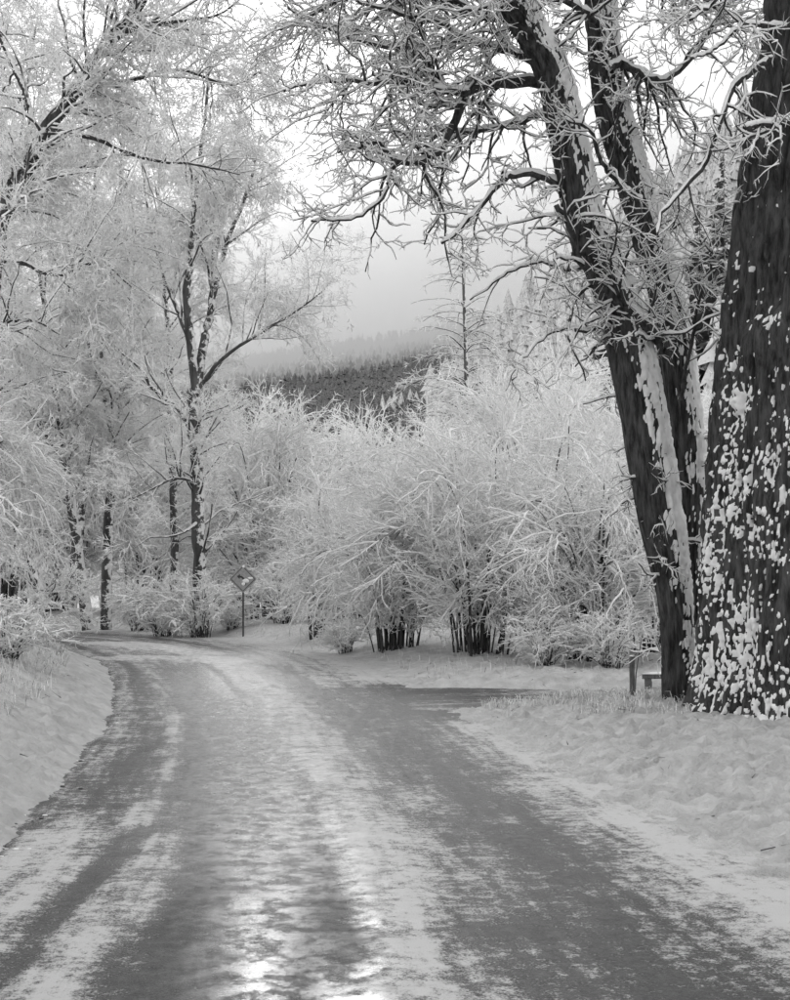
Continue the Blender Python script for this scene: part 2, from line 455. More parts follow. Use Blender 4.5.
obj('side_lane', mesh('side_lane', [(np.stack([SX, SY, SZ], -1).reshape(-1, 3), np.stack([iq, iq + 1, iq + 51, iq + 50], -1).reshape(-1, 4)[:, ::-1], 0)], [M_ROAD],
    attrs={'cover': sc_, 'wet': np.full(SX.shape, 0.1), 'across': SY, 'along': SX}), kind='structure')

# ------------------------------------------------------------------ ground
RC = catmull(PAIRS, 500)
RCX, RCY = (RC[:, 0] + RC[:, 2]) / 2, (RC[:, 1] + RC[:, 3]) / 2
RTX, RTY = np.gradient(RCX), np.gradient(RCY); q = np.hypot(RTX, RTY); RTX, RTY = RTX / q, RTY / q
RHW = np.abs((RC[:, 2] - RC[:, 0]) * RTY - (RC[:, 3] - RC[:, 1]) * RTX) / 2
SCX, SCY = (SE[:, 0] + SE[:, 2]) / 2, (SE[:, 1] + SE[:, 3]) / 2
SHW = (SE[:, 3] - SE[:, 1]) / 2

def road_dist(x, y):
    """distance outside the nearer edge of the road (negative on it), and the side (-1 left, 1 right)"""
    out = np.full(x.shape, 1e9); side = np.ones(x.shape); xf, yf = x.ravel(), y.ravel()
    of, sf = out.ravel(), side.ravel()
    for a in range(0, len(xf), 20000):
        dx = xf[a:a + 20000, None] - RCX[None]; dy = yf[a:a + 20000, None] - RCY[None]
        i = np.argmin(dx * dx + dy * dy, 1); r = np.arange(len(i))
        lt = dx[r, i] * RTY[i] - dy[r, i] * RTX[i]
        dd = np.sqrt(dx[r, i] ** 2 + dy[r, i] ** 2)
        of[a:a + 20000] = np.where(np.abs(lt) < 0.98 * dd, np.maximum(dd, np.abs(lt)), np.abs(lt)) - RHW[i]; sf[a:a + 20000] = np.sign(lt)
    return of.reshape(x.shape), sf.reshape(x.shape)

def lane_dist(x, y):
    yc = np.interp(x, SCX, SCY, left=1e4, right=1e4); hw = np.interp(x, SCX, SHW)
    return np.where(x < -1.5, 1e3, np.abs(y - yc) - hw)

def height(x, y):
    d0, side = road_dist(x, y)
    dl_ = lane_dist(x, y)
    e = 0.16 * fbm(x * 0.9, y * 0.9, 0, 3, 5)
    left = (side < 0)
    d = np.minimum(d0 + e, np.where(dl_ < 5, 1.9 * dl_, dl_) + 0.8 * e)
    far = sstep(26, 40, y)
    zl = -0.07 + 0.13 * sstep(-0.30, 0.22, d) + 0.42 * np.clip(d - 0.15, 0, 3.2) * (1 - sstep(30, 46, y)) + 0.12 * np.clip(d - 3.2, 0, 8) * (1 - sstep(30, 46, y))
    zr = -0.085 + 0.115 * sstep(-0.75, 0.75, d) + 0.15 * sstep(0.3, 2.2, d) + 0.20 * sstep(0.2, 1.6, d) * far
    z = np.where(left, zl, zr)
    k = sstep(-0.9, 0.9, d); kl = np.where(left, sstep(-0.4, 0.3, d), k)
    z = z + kl * (0.07 * fbm(x * 1.3, y * 1.3, 0, 3, 11) + 0.13 * np.abs(fbm(x * 3.2, y * 3.2, 0, 4, 12)) + (0.085 * fbm(x * 8, y * 8, 0, 3, 13) + 0.06 * np.maximum(0, noise(x * 6, y * 6, 0, 15))) * (1 - sstep(25, 40, y))) * np.where(left, 0.6, 1.0)
    z = z + kl * (1 - sstep(22, 32, y)) * np.where(left, 1.0, 1.0) * (0.055 * sstep(-0.05, 0.30, noise(x * 5.0, y * 5.0, 0, 16)) + 0.032 * sstep(-0.1, 0.4, noise(x * 10, y * 10, 0, 17)))
    z = z - 0.12 * sstep(-0.8, -1.3, d)
    z = z + k * 0.5 * fbm(x * 0.05, y * 0.05, 0, 2, 14) * sstep(30, 80, np.hypot(x, y)) 
    return z

fine = np.arange(-21, 21.01, 0.2); coarse = np.concatenate([np.arange(-180, -21.5, 5.0), fine, np.arange(26, 180, 5.0)])
ang = np.radians(coarse); NA = len(ang)
rr_ = [1.2]
while rr_[-1] < 6000: rr_.append(rr_[-1] * (1.015 if rr_[-1] < 6.5 else 1.0056 if rr_[-1] < 24 else 1.0085 if rr_[-1] < 34 else (1.02 if rr_[-1] < 90 else 1.08)))
rr_ = np.array(rr_); NR = len(rr_)
GX = rr_[:, None] * np.sin(ang)[None]; GY = rr_[:, None] * np.cos(ang)[None]
GZ = height(GX, GY)
i0 = np.arange(NR - 1)[:, None] * NA + np.arange(NA)[None]; i1 = np.arange(NR - 1)[:, None] * NA + (np.arange(NA)[None] + 1) % NA
gq = np.stack([i0, i0 + NA, i1 + NA, i1], -1).reshape(-1, 4)
ctr = np.array([[0, 0, float(GZ[0].mean())]])
cf = np.stack([np.zeros(NA, int), 1 + np.arange(NA), 1 + (np.arange(NA) + 1) % NA], 1)
obj('ground', mesh('ground', [(np.stack([GX, GY, GZ], -1).reshape(-1, 3), gq, 0), (np.vstack([ctr, np.stack([GX[0], GY[0], GZ[0]], -1)]), cf[:, [0, 2, 1]], 0)], [M_SNOW]), kind='structure')

def hz(x, y):
    return float(height(np.array([float(x)]), np.array([float(y)]))[0])
def at(px, d, sink=0.06):
    x = (px - CX) / F * d; return (x, d, hz(x, d) - sink)

# ------------------------------------------------------------------ hills and their woods
def conifer_parts(rg, n_tier, seg):
    """a small conifer of unit height: ragged skirts round a stem"""
    vs_, fs, off = [], [], 0
    for k in range(n_tier):
        z0 = 0.06 + 0.80 * k / n_tier; z1 = z0 + 0.30 * (1 - 0.45 * k / n_tier)
        r = 0.20 * (1 - k / n_tier) ** 0.85 + 0.022
        a = np.arange(seg) / seg * 2 * np.pi + rg.random() * 6
        rad = r * np.where(np.arange(seg) % 2 == 0, 1.0, 0.5) * rg.uniform(0.7, 1.25, seg)
        zz = z0 + rg.uniform(-0.03, 0.03, seg) - 0.25 * (rad - r * 0.6)
        vs_.append(np.vstack([np.stack([rad * np.cos(a), rad * np.sin(a), zz], 1), [[0, 0, min(z1, 1.0)]]]))
        i = np.arange(seg); fs.append(np.stack([i, (i + 1) % seg, np.full(seg, seg)], 1) + off); off += seg + 1
    return np.vstack(vs_), np.vstack(fs)

def hill_z(x, y):
    """main valley side, rising away and to the right"""
    s = y + 0.9 * x
    z = np.interp(s, [120, 180, 250, 600, 1200, 2400, 3000, 5000], [-2.5, 9, 29, 85, 195, 420, 470, 475])
    return z + 0.022 * np.clip(z, 0, 300) * fbm(x * 0.003, y * 0.003, 0, 3, 201)

def shoulder_z(x, y):
    """nearer wooded shoulder on the right"""
    s = (x - 3) + 0.26 * (y - 150)
    return -2.5 + 0.85 * np.clip(s, 0, 130) + 4 * fbm(x * 0.02, y * 0.02, 0, 3, 203) * sstep(0, 20, s)

def sheet(name, fz, x0, x1, nx, y0, y1, ny, m):
    X, Y = np.meshgrid(np.linspace(x0, x1, nx), np.linspace(y0, y1, ny)); Z = fz(X, Y)
    i = np.arange(ny - 1)[:, None] * nx + np.arange(nx - 1)[None]
    q = np.stack([i, i + 1, i + nx + 1, i + nx], -1).reshape(-1, 4)
    return obj(name, mesh(name, [(np.stack([X, Y, Z], -1).reshape(-1, 3), q, 0)], [m]), kind='structure')

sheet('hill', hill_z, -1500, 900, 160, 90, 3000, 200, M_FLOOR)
sheet('hill_shoulder', shoulder_z, -20, 240, 60, 110, 330, 50, M_SNOW)

rgm = np.random.default_rng(11)
def forest(name, label, fz, n, x0, x1, y0, y1, hs, seed, m, keep, fan=False, tiers=(3, 6)):
    rg = np.random.default_rng(seed); protos = [conifer_parts(rg, *tiers) for _ in range(6)]
    x = rg.uniform(x0, x1, n); y = rg.uniform(y0, y1, n); 
    if fan: y = y0 * (y1 / y0) ** rg.random(n); x = x * y          # x0..x1 are slopes, trees thin out with distance
    z = fz(x, y); k = keep(x, y, z)
    x, y, z = x[k], y[k], z[k]; h = rg.uniform(hs[0] * 0.6, hs[1] * 1.1, len(x)) * ((120 + 0.55 * y) if fan else 1.0); w = rg.uniform(0.8, 1.3, len(x)); which = rg.integers(0, 6, len(x)); parts = []
    for q in range(6):
        s = which == q; v, f = protos[q]; ns = int(s.sum())
        if not ns: continue
        V = v[None] * np.stack([h[s] * w[s], h[s] * w[s], h[s]], 1)[:, None] + np.stack([x[s], y[s], z[s] - 0.5], 1)[:, None]
        parts.append((V.reshape(-1, 3), (f[None] + (np.arange(ns) * len(v))[:, None, None]).reshape(-1, 3), 0))
    return obj(name, mesh(name, parts, [m], smooth=False), label=label, category='forest', kind='stuff')

forest('conifer_forest', 'dark conifer forest on the far hillside fading up into low cloud', hill_z, 11000, -0.17, 0.20, 190, 2700, (0.014, 0.026), 5, M_CONIFER,
       lambda x, y, z: (y + 0.9 * x > 170), fan=True)
forest('hillside_wood', 'snow covered conifer wood on the near slope behind the big trunks', shoulder_z, 2600, -12, 140, 115, 320, (7, 17), 8, M_CONIFERN,
       lambda x, y, z: (z > -1.5) & (rgm.random(len(x)) < 0.8), tiers=(8, 10))

# ------------------------------------------------------------------ woody plants

def woody(name, label, category, loc, stems, levels, seed, group=None, bark=None, twig=None, limb_snow=True, S0=8, trunk_name='trunk', spike=None, crown_name='crown', own_limbs=None):
    """stems: list of (points (k,3) relative to loc, radii); levels: grow() arguments; crown is one mesh of limbs, twigs and lying snow"""
    rg = np.random.default_rng(seed)
    t = thing(name, label, category, loc, group)
    base = []
    for P, r in stems:
        Q = catmull(np.hstack([np.asarray(P, float), np.asarray(r, float)[:, None]]), 18)
        base.append(Q)
        K = 40; Q2 = catmull(np.hstack([np.asarray(P, float), np.asarray(r, float)[:, None]]), K)
        wob = np.stack([fbm(Q2[:, 2] * 1.3 + 5 * len(base), Q2[:, 0] * 1.3, k_ * 7.0, 3, seed + k_) for k_ in range(3)], 1) * np.linspace(0, 1, K)[:, None] ** 0.5 * np.clip(Q2[:, 3:4] * 2.2, 0.05, 0.25)
        Q2[:, :3] += wob
        rad = Q2[:, 3] * (1 + 0.10 * fbm(Q2[:, 2] * 1.5, Q2[:, 0], seed, 2, seed))
        v, f = tubes(Q2[None, :, :3], rad[None], S0)
        obj(trunk_name, mesh(trunk_name, [(v, f, 0)], [bark or M_FARBARK]), t)
    Ps = np.stack([b[:, :3] for b in base]); Rs = np.stack([b[:, 3] for b in base])
    parts = []; P, Rr = Ps, Rs; allP = [(P, Rr)]
    for i, lv in enumerate(levels):
        lv = dict(lv); S = lv.pop('S', 4); src = lv.pop('src', -1); m = lv.pop('m', 0); cap = lv.pop('cap', None)
        if isinstance(src, (list, tuple)):
            pp = [allP[s] for s in src]; K = min(p[0].shape[1] for p in pp)
            sp = np.concatenate([p[0][:, np.linspace(0, p[0].shape[1] - 1, K).astype(int)] for p in pp]); sr = np.concatenate([p[1][:, np.linspace(0, p[1].shape[1] - 1, K).astype(int)] for p in pp])
        else: sp, sr = allP[src]
        C, RC_ = grow(rg, sp, sr, **lv)
        allP.append((C, RC_))
        v, f = tubes(C, RC_, S); parts.append((v, f, m))
        if cap: v, f = snow_cap(C, RC_, 4, rg, **cap); parts.append((v, f, 2))
    if spike:
        n, ln, r, jit, dr, src = spike['n'], spike['len'], spike['r'], spike.get('ang', (25, 65)), spike.get('droop', 0.0), spike.get('src', -1)
        sp, sr = allP[src]
        C, _ = grow(rg, sp, sr, n, spike.get('t0', 0.1), ln, jit, 2, rs=1, rmin=0.001, up=spike.get('up', 0.0), flat=spike.get('flat', 0.0), lt=spike.get('lt', 0.3))
        B = C[:, 1].copy(); B[:, 2] += dr * np.linalg.norm(C[:, 1] - C[:, 0], axis=1)
        v, f = spikes(C[:, 0], B, rg.uniform(r[0], r[1], n)); parts.append((v, f, 1))
    c = obj(crown_name, mesh(crown_name, parts, [M_LIMB, twig or M_FROST, M_TSNOW]), t, kind='stuff')
    return t, allP

def rel(pts, d, loc, dd=None):
    """photo pixels -> points relative to a base"""
    out = []
    for i, p in enumerate(pts):
        out.append(W(p[0], p[1], d + (dd[i] if dd is not None else 0)) - np.array(loc))
    return np.array(out)

# --- tall multi stemmed tree beyond the bend
D = 47.5
loc = at(203, D)
mpx = D / F
st = [([(203, 640), (200, 566), (197, 482), (195, 440), (196, 383)], [8, 7.4, 7, 6.6, 6.2], [0, 0, 0, 0, 0]),
      ([(196, 390), (187, 300), (190, 256), (196, 190), (205, 120), (210, 60)], [5.0, 4.4, 3.4, 2.6, 1.8, 0.8], [0, -.3, -.6, -1, -1.4, -1.8]),
      ([(197, 386), (206, 330), (213, 300), (218, 243), (228, 190), (240, 120), (243, 70)], [5.0, 4.4, 3.8, 3.0, 2.4, 1.5, 0.7], [0, .3, .5, .8, 1.2, 1.5, 1.8]),
      ([(213, 296), (228, 240), (249, 186), (262, 130)], [3.0, 2.4, 1.8, 0.7], [.5, .2, -.2, -.6]),
      ([(199, 388), (216, 365), (235, 349), (265, 330), (296, 311), (325, 290)], [2.6, 2.2, 1.8, 1.4, 1.0, 0.5], [0, -.4, -.8, -1.2, -1.5, -1.8]),
      ([(196, 440), (180, 410), (160, 396), (140, 370), (115, 345)], [3.6, 3.0, 2.4, 1.6, 0.6], [0, -.4, -.7, -1, -1.4]),
      ([(198, 482), (175, 478), (150, 490), (125, 500)], [2.4, 1.8, 1.2, 0.5], [0, -.6, -1.2, -1.6]),
      ([(200, 520), (188, 530), (172, 536), (150, 538), (135, 548)], [2.2, 1.6, 1.2, 0.9, 0.4], [0, -.6, -1.0, -1.3, -1.6]),
      ([(196, 380), (185, 330), (165, 280), (150, 220), (140, 150)], [3.2, 2.6, 2.0, 1.4, 0.6], [0, .6, 1.2, 1.8, 2.2])]
stems = [(rel(p, D, loc, dd), np.array(w) * mpx * 0.95) for p, w, dd in st]
tall, _ = woody('tall_tree', 'tall frosted tree with several upright stems beyond the bend, left of the sign', 'tree', loc, stems, [
    dict(n=150, t0=0.25, ln=(1.8, 4.2), ang=(30, 65), K=7, droop=-0.01, jit=0.14, rs=0.5, rmin=0.012, rmax=0.05, up=0.35, S=5),
    dict(n=900, t0=0.1, ln=(0.7, 1.9), ang=(25, 60), K=5, droop=-0.03, jit=0.16, rs=0.6, rmin=0.012, rmax=0.03, S=4, m=1),
    dict(n=6500, t0=0.1, ln=(0.35, 0.95), ang=(25, 60), K=3, droop=-0.05, jit=0.2, rs=0.7, rmin=0.011, rmax=0.018, S=3, m=1)],
    21, spike=dict(n=31000, len=(0.14, 0.38), r=(0.011, 0.018), droop=-0.1))

# --- double trunks further left
def leaning(name, label, px_pts, w, D, seed, extra=(), group=None, dens=1.0, S0=8):
    loc = at(px_pts[0][0], D); mpx = D / F
    stems = [(rel(px_pts, D, loc), np.array(w) * mpx)] + [(rel(p, D, loc, dd), np.array(ww) * mpx) for p, ww, dd in extra]
    return woody(name, label, 'tree', loc, stems, [
        dict(n=int(90 * dens), t0=0.3, ln=(1.6, 4.0), ang=(35, 70), K=7, droop=-0.02, jit=0.15, rs=0.5, rmin=0.012, rmax=0.05, up=0.2, S=5),
        dict(n=int(650 * dens), t0=0.1, ln=(0.7, 2.0), ang=(25, 60), K=5, droop=-0.04, jit=0.16, rs=0.6, rmin=0.012, rmax=0.03, S=4, m=1),
        dict(n=int(5000 * dens), t0=0.1, ln=(0.35, 1.0), ang=(25, 60), K=3, droop=-0.06, jit=0.2, rs=0.7, rmin=0.011, rmax=0.018, S=3, m=1)],
        seed, group=group, S0=S0, spike=dict(n=int(25000 * dens), len=(0.14, 0.38), r=(0.011, 0.018), droop=-0.1))

pair_r, _ = leaning('frosted_tree', 'frosted tree with a straight pale forked trunk, right one of the pair at the bend', [(106, 630), (107, 560), (110, 500), (112, 440), (105, 390), (98, 300), (95, 200), (100, 110)],
        [6, 5.2, 5, 4.8, 3.4, 2.6, 1.8, 0.7], 51, 31, [([(112, 450), (119, 420), (122, 370), (130, 300), (140, 220)], [3.2, 2.8, 2.2, 1.5, 0.6], [0, .3, .6, 1, 1.4]),
                                                        ([(107, 400), (90, 350), (75, 280), (60, 200)], [2.8, 2.2, 1.5, .6], [0, -.6, -1, -1.5])])
pair_l, _ = leaning('frosted_tree', 'frosted tree with a dark trunk leaning left, left one of the pair at the bend', [(88, 630), (81, 575), (74, 520), (68, 470), (58, 400), (45, 310), (35, 220), (30, 150)],
        [6.4, 5.6, 5, 4.4, 3.4, 2.6, 1.6, 0.7], 49.5, 32, [([(68, 470), (50, 440), (30, 400), (8, 340)], [2.6, 2.0, 1.4, .6], [0, -.6, -1, -1.5])])
leaning('frosted_tree', 'slim pale tree trunk standing just behind the tall tree', [(174, 628), (175, 550), (173, 480), (171, 410), (168, 330), (160, 230), (158, 140)],
        [5, 4.5, 4, 3.6, 2.8, 1.8, 0.7], 57, 33, dens=0.5)

# --- old tree leaning in over the road from the left edge
D = 27.0
loc = at(-85, D); mpx = D / F
st = [([(-85, 660), (-75, 520), (-50, 360), (-20, 260), (5, 210), (22, 180), (46, 128), (75, 92), (102, 48), (132, 15), (160, -40), (185, -110)],
       [15, 13, 11, 9.5, 8.5, 8, 7, 6, 5, 4.4, 3.6, 2], [0, 0, 0, 0, 0, 0, 0, 0, 0, 0, 0, 0]),
      ([(100, 50), (140, 26), (180, 22), (215, 16), (240, 0)], [3, 2.4, 1.8, 1.2, 0.6], [0, -.4, -.8, -1, -1]),
      ([(0, 215), (30, 118), (10, 60), (-5, 10), (10, -40)], [4, 3.2, 2.6, 2, 1], [0, .5, 1, 1.4, 1.8]),
      ([(46, 128), (100, 140), (150, 160), (200, 165), (240, 175)], [3, 2.4, 1.8, 1.2, 0.5], [0, -.6, -1, -1.3, -1.6]),
      ([(75, 92), (130, 80), (180, 70), (230, 85), (262, 70)], [3, 2.4, 1.8, 1.2, 0.5], [0, .6, 1, 1.3, 1.6]),
      ([(-20, 260), (20, 262), (60, 275), (100, 262), (135, 290)], [3.4, 2.6, 2, 1.4, 0.6], [0, -.6, -1, -1.3, -1.6]),
      ([(-50, 360), (-10, 330), (30, 320), (60, 335)], [3.4, 2.6, 1.8, .7], [0, -.6, -1.2, -1.8])]
stems = [(rel(p, D, loc, dd), np.array(w) * mpx) for p, w, dd in st]
woody('leaning_tree', 'old snow covered tree leaning in over the road at the upper left', 'tree', loc, stems, [
    dict(n=190, t0=0.3, ln=(1.2, 3.4), ang=(30, 75), K=8, droop=-0.05, jit=0.2, rs=0.5, rmin=0.010, rmax=0.04, S=5, cap=dict(th=0.8, add=0.010)),
    dict(n=1500, t0=0.1, ln=(0.5, 1.4), ang=(25, 65), K=6, droop=-0.07, jit=0.2, rs=0.6, rmin=0.008, rmax=0.02, S=4, m=1),
    dict(n=7500, t0=0.1, ln=(0.2, 0.65), ang=(25, 60), K=3, droop=-0.08, jit=0.22, rs=0.7, rmin=0.007, rmax=0.012, S=3, m=1)],
    41, bark=M_BARKS, S0=12, spike=dict(n=36000, len=(0.09, 0.24), r=(0.008, 0.013), droop=-0.15))

# --- shrubs
def shrub(name, label, loc, h, w, seed, nst=34, dens=1.0, tw=1.0, group=None, arch=0.55):
    """many stems fanning from one stool, arching over to a dome"""
    rg = np.random.default_rng(seed); stems = []
    for k in range(nst):
        a = rg.uniform(0, 2 * np.pi); rad = math.sqrt(rg.random()) * w / 2; hh = h * (1 - 0.55 * (rad / (w / 2)) ** 2) * rg.uniform(0.65, 1.0)
        b = rg.uniform(0, 0.12 * w) * np.array([math.cos(a), math.sin(a)])
        pts = []
        for s in (0, 0.2, 0.45, 0.7, 0.88, 1.0):
            rr2 = rad * (s ** 1.5); z = hh * (math.sin(s * math.pi * 0.5 * (1 + arch * rad / (w / 2))) ** 0.95 if s < 1 else math.sin(math.pi * 0.5 * (1 + arch * rad / (w / 2))))
            pts.append([b[0] + rr2 * math.cos(a) + rg.normal() * 0.05 * s * w / 4, b[1] + rr2 * math.sin(a) + rg.normal() * 0.05 * s * w / 4, z])
        pts[0][2] = 0
        stems.append((np.array(pts), np.array([1, 0.85, 0.65, 0.45, 0.28, 0.14]) * rg.uniform(0.014, 0.034) * min(h, 4.6) / 4))
    # stems are joined into one part per shrub only above; each main stem is its own child
    t = thing(name, label, 'shrub', loc, group)
    Q = [catmull(np.hstack([P, r[:, None]]), 14) for P, r in stems]
    Ps = np.stack([q[:, :3] for q in Q]); Rs = np.stack([q[:, 3] for q in Q])
    v, f = tubes(Ps, Rs, 5)
    obj('stem_cluster', mesh('stem_cluster', [(v, f, 0)], [M_STEM]), t, kind='stuff')
    parts = []
    C1, R1 = grow(rg, Ps, Rs, int(600 * dens), 0.07, (0.18 * h, 0.42 * h), (20, 60), 7, droop=-0.10, jit=0.16, rs=0.6, rmin=0.010 * tw, rmax=0.03, up=0.3, lt=0.3)
    v, f = tubes(C1, R1, 4); parts.append((v, f, 1))
    v, f = snow_cap(C1, R1, 5, rg, 1.1, 0.014 * tw); parts.append((v, f, 2))
    C2, R2 = grow(rg, C1, R1, int(3900 * dens), 0.05, (0.08 * h, 0.20 * h), (20, 60), 4, droop=-0.12, jit=0.2, rs=0.8, rmin=0.008 * tw, rmax=0.016, lt=0.3)
    v, f = snow_cap(C2, R2, 3, rg, 1.0, 0.0065 * tw); parts.append((v, f, 2))
    C3, _ = grow(rg, C2, R2, int(14000 * dens), 0.05, (0.02 * h, 0.055 * h), (25, 70), 2, rs=1, rmin=0.001, lt=0.2)
    v, f = spikes(C3[:, 0], C3[:, 1], rg.uniform(0.008, 0.014, len(C3)) * tw); parts.append((v, f, 1))
    obj('twigs', mesh('twigs', parts, [M_LIMB, M_FROST, M_TSNOW]), t, kind='stuff')
    return t

def lay(px, d): return at(px, d)
GS = 'snow covered shrubs across the lane'
s1 = shrub('shrub', 'largest dome shaped shrub with dark upright stems, below the slender conifer', at(480, 30), 5.3, 5.6, 51, dens=0.9, group=GS)
s2 = shrub('shrub', 'wide snow laden shrub beside the leaning trunk and the low rail', at(590, 27.5), 4.4, 5.0, 52, dens=0.9, group=GS)
s3 = shrub('shrub', 'spreading shrub with arching twigs over a dark hollow, right of the thin stemmed clump', at(395, 33), 4.3, 4.6, 53, dens=0.9, group=GS)
s4 = shrub('shrub', 'narrow upright clump of thin dark stems right of the road sign', at(316, 40), 4.6, 2.0, 54, nst=22, dens=0.45, arch=0.3, tw=1.1)
def cp(src, px, d, rz, sc, label):
    return copy_tree(src, at(px, d), rz, sc, label)
cp(s1, 545, 37, 1.1, (1.25, 1.25, 1.35), 'tall rounded shrub standing behind the largest dome shrub, towards the leaning trunk')
cp(s2, 660, 31, 2.0, (1, 1, 1.1), 'snowy shrub half hidden behind the leaning trunk foot')
cp(s1, 640, 45, 0.4, (1.3, 1.3, 1.5), 'hazy rounded shrub behind the gap left of the leaning trunk')
cp(s2, 350, 52, 4.0, (1.3, 1.3, 1.2), 'pale rounded shrub behind the spreading shrub and the dark hollow')
cp(s1, 270, 58, 3.0, (1.5, 1.5, 1.7), 'pale broad shrub behind the diamond road sign')
cp(s3, 330, 72, 5.0, (2.1, 2.1, 2.3), 'pale distant tree crown in the middle of the valley, below the forest')
cp(s2, 240, 76, 1.7, (2.2, 2.2, 2.6), 'pale distant tree crown just right of the tall tree stems')
cp(s1, 400, 84, 0.9, (2.1, 2.1, 2.3), 'pale distant tree crown right of the middle, under the dark conifers')
cp(s1, 150, 70, 2.2, (1.9, 1.9, 2.3), 'pale tree crown between the tall tree and the forked pale trunk')
cp(s3, 60, 66, 4.4, (2.2, 2.2, 2.8), 'pale tree crown behind the two trunks at the bend')
cp(s2, 5, 62, 0.3, (2.2, 2.2, 3.0), 'pale tree crown at the left edge behind the bank')
cp(s2, 700, 55, 3.3, (1.9, 1.9, 2.2), 'grey snowy tree crown seen between the leaning trunk and the big trunk')
cp(s1, 560, 62, 5.5, (1.9, 1.9, 2.2), 'hazy tree crown beyond the tall rounded shrub')

copy_tree(tall, at(-60, 44), 4.0, (1.0, 1.0, 1.1), 'tall frosted tree whose boughs reach in at the left edge')
copy_tree(pair_l, at(70, 58), 3.6, (1.2, 1.2, 1.35), 'hazy frosted tree rising behind the pair of trunks at the bend')
copy_tree(pair_r, at(-20, 36), 5.2, (0.9, 0.9, 1.0), 'frosted tree behind the leaning old tree at the left edge')
copy_tree(pair_l, (-8.5, 7.0, 1.2), 0.6, (1, 1, 0.9), 'unseen frosted tree added for shade on the left bank beside the viewpoint')  # these five trees stand out of view, added to shade the near ground
copy_tree(tall, (8.5, 4.0, 0.1), 1.0, (0.9, 0.9, 0.85), 'unseen frosted many stemmed tree added for shade on the right verge beside the viewpoint')
copy_tree(pair_r, (-7.0, -5.0, 1.0), 2.2, (1, 1, 0.9), 'unseen frosted tree added for shade on the left bank behind the viewpoint')
copy_tree(pair_l, (7.5, -3.5, 0.1), 4.0, (1, 1, 0.9), 'unseen frosted tree added for shade on the right verge behind the viewpoint')
copy_tree(tall, (-9.0, 1.0, 1.0), 3.0, (0.9, 0.9, 0.85), 'unseen frosted many stemmed tree added for shade on the left bank beside the viewpoint')
# undergrowth at the bend and on the left bank
u1 = shrub('low_shrub', 'low twiggy shrub at the foot of the tall tree', at(200, 45.8), 2.3, 2.8, 61, nst=40, dens=0.26, tw=1.3, arch=0.2)
u2 = shrub('low_shrub', 'low twiggy shrub just left of the tall tree foot', at(165, 47), 2.6, 3.0, 62, nst=40, dens=0.26, tw=1.3, arch=0.2)
cp(u1, 232, 47.5, 1.4, (0.7, 0.7, 0.55), 'low twiggy shrub below the diamond road sign')
cp(u2, 282, 47.5, 2.4, (0.8, 0.8, 0.8), 'low twiggy shrub right of the diamond road sign')
cp(u1, 345, 34.8, 0.5, (0.55, 0.55, 0.45), 'small dark hollow bush at the roadside beside the thin stemmed clump')
for px_, d_, rz_, sc_x, lb in [
        (545, 26.0, 4.2, .55, 'low twiggy shrub in front of the wide snow laden shrub'), (610, 25.6, 5.0, .6, 'low twiggy shrub nearest the short post'),
        ]:
    cp(u1 if rz_ < 3 else u2, px_, d_, rz_, (sc_x, sc_x, sc_x * 0.8), lb)
cp(u2, 140, 52, 3.4, (1, 1, 0.8), 'low twiggy shrub right of the forked pale trunk')
b1 = cp(s1, -75, 22.5, 0.7, (0.72, 0.72, 0.9), 'heavy snow laden shrub hanging over the left bank at the picture edge')
del b1['group']
cp(b1, -85, 28, 2.2, (0.8, 0.8, 1.25), 'tall snow laden shrub behind the left bank, hanging towards the road')
cp(b1, -75, 35, 4.1, (0.6, 0.6, 1.2), 'snow laden shrub furthest along the left bank')
cp(u1, 8, 20.5, 2.0, (0.6, 0.6, 0.40), 'frosted bramble bush low on the left bank by the road')
cp(u1, 28, 28.0, 5.0, (0.7, 0.7, 0.45), 'frosted bramble bush at the far end of the left bank')

# gnarled dark trunk at the end of the bank
D = 40; loc = at(38, D); mpx = D / F
woody('gnarled_tree', 'gnarled dark stub of a tree with low boughs at the end of the left bank', 'tree', loc,
      [(rel([(36, 640), (38, 610), (40, 596), (34, 575), (20, 545)], D, loc), np.array([9, 8, 6, 4, 2]) * mpx),
       (rel([(40, 600), (55, 592), (68, 590), (78, 580)], D, loc), np.array([3, 2, 1.6, .6]) * mpx),
       (rel([(42, 618), (52, 606), (66, 602), (76, 596)], D, loc), np.array([2, 1.6, 1.2, .5]) * mpx)],
      [dict(n=30, t0=0.3, ln=(0.8, 2.0), ang=(30, 70), K=6, jit=0.2, rs=0.5, rmin=0.012, rmax=0.03, S=4, up=0.3),
       dict(n=300, t0=0.1, ln=(0.3, 0.9), ang=(25, 60), K=5, droop=-0.05, jit=0.2, rs=0.6, rmin=0.010, rmax=0.02, S=3, m=1)],
      43, bark=M_BARKS, spike=dict(n=5000, len=(0.08, 0.2), r=(0.006, 0.011)))

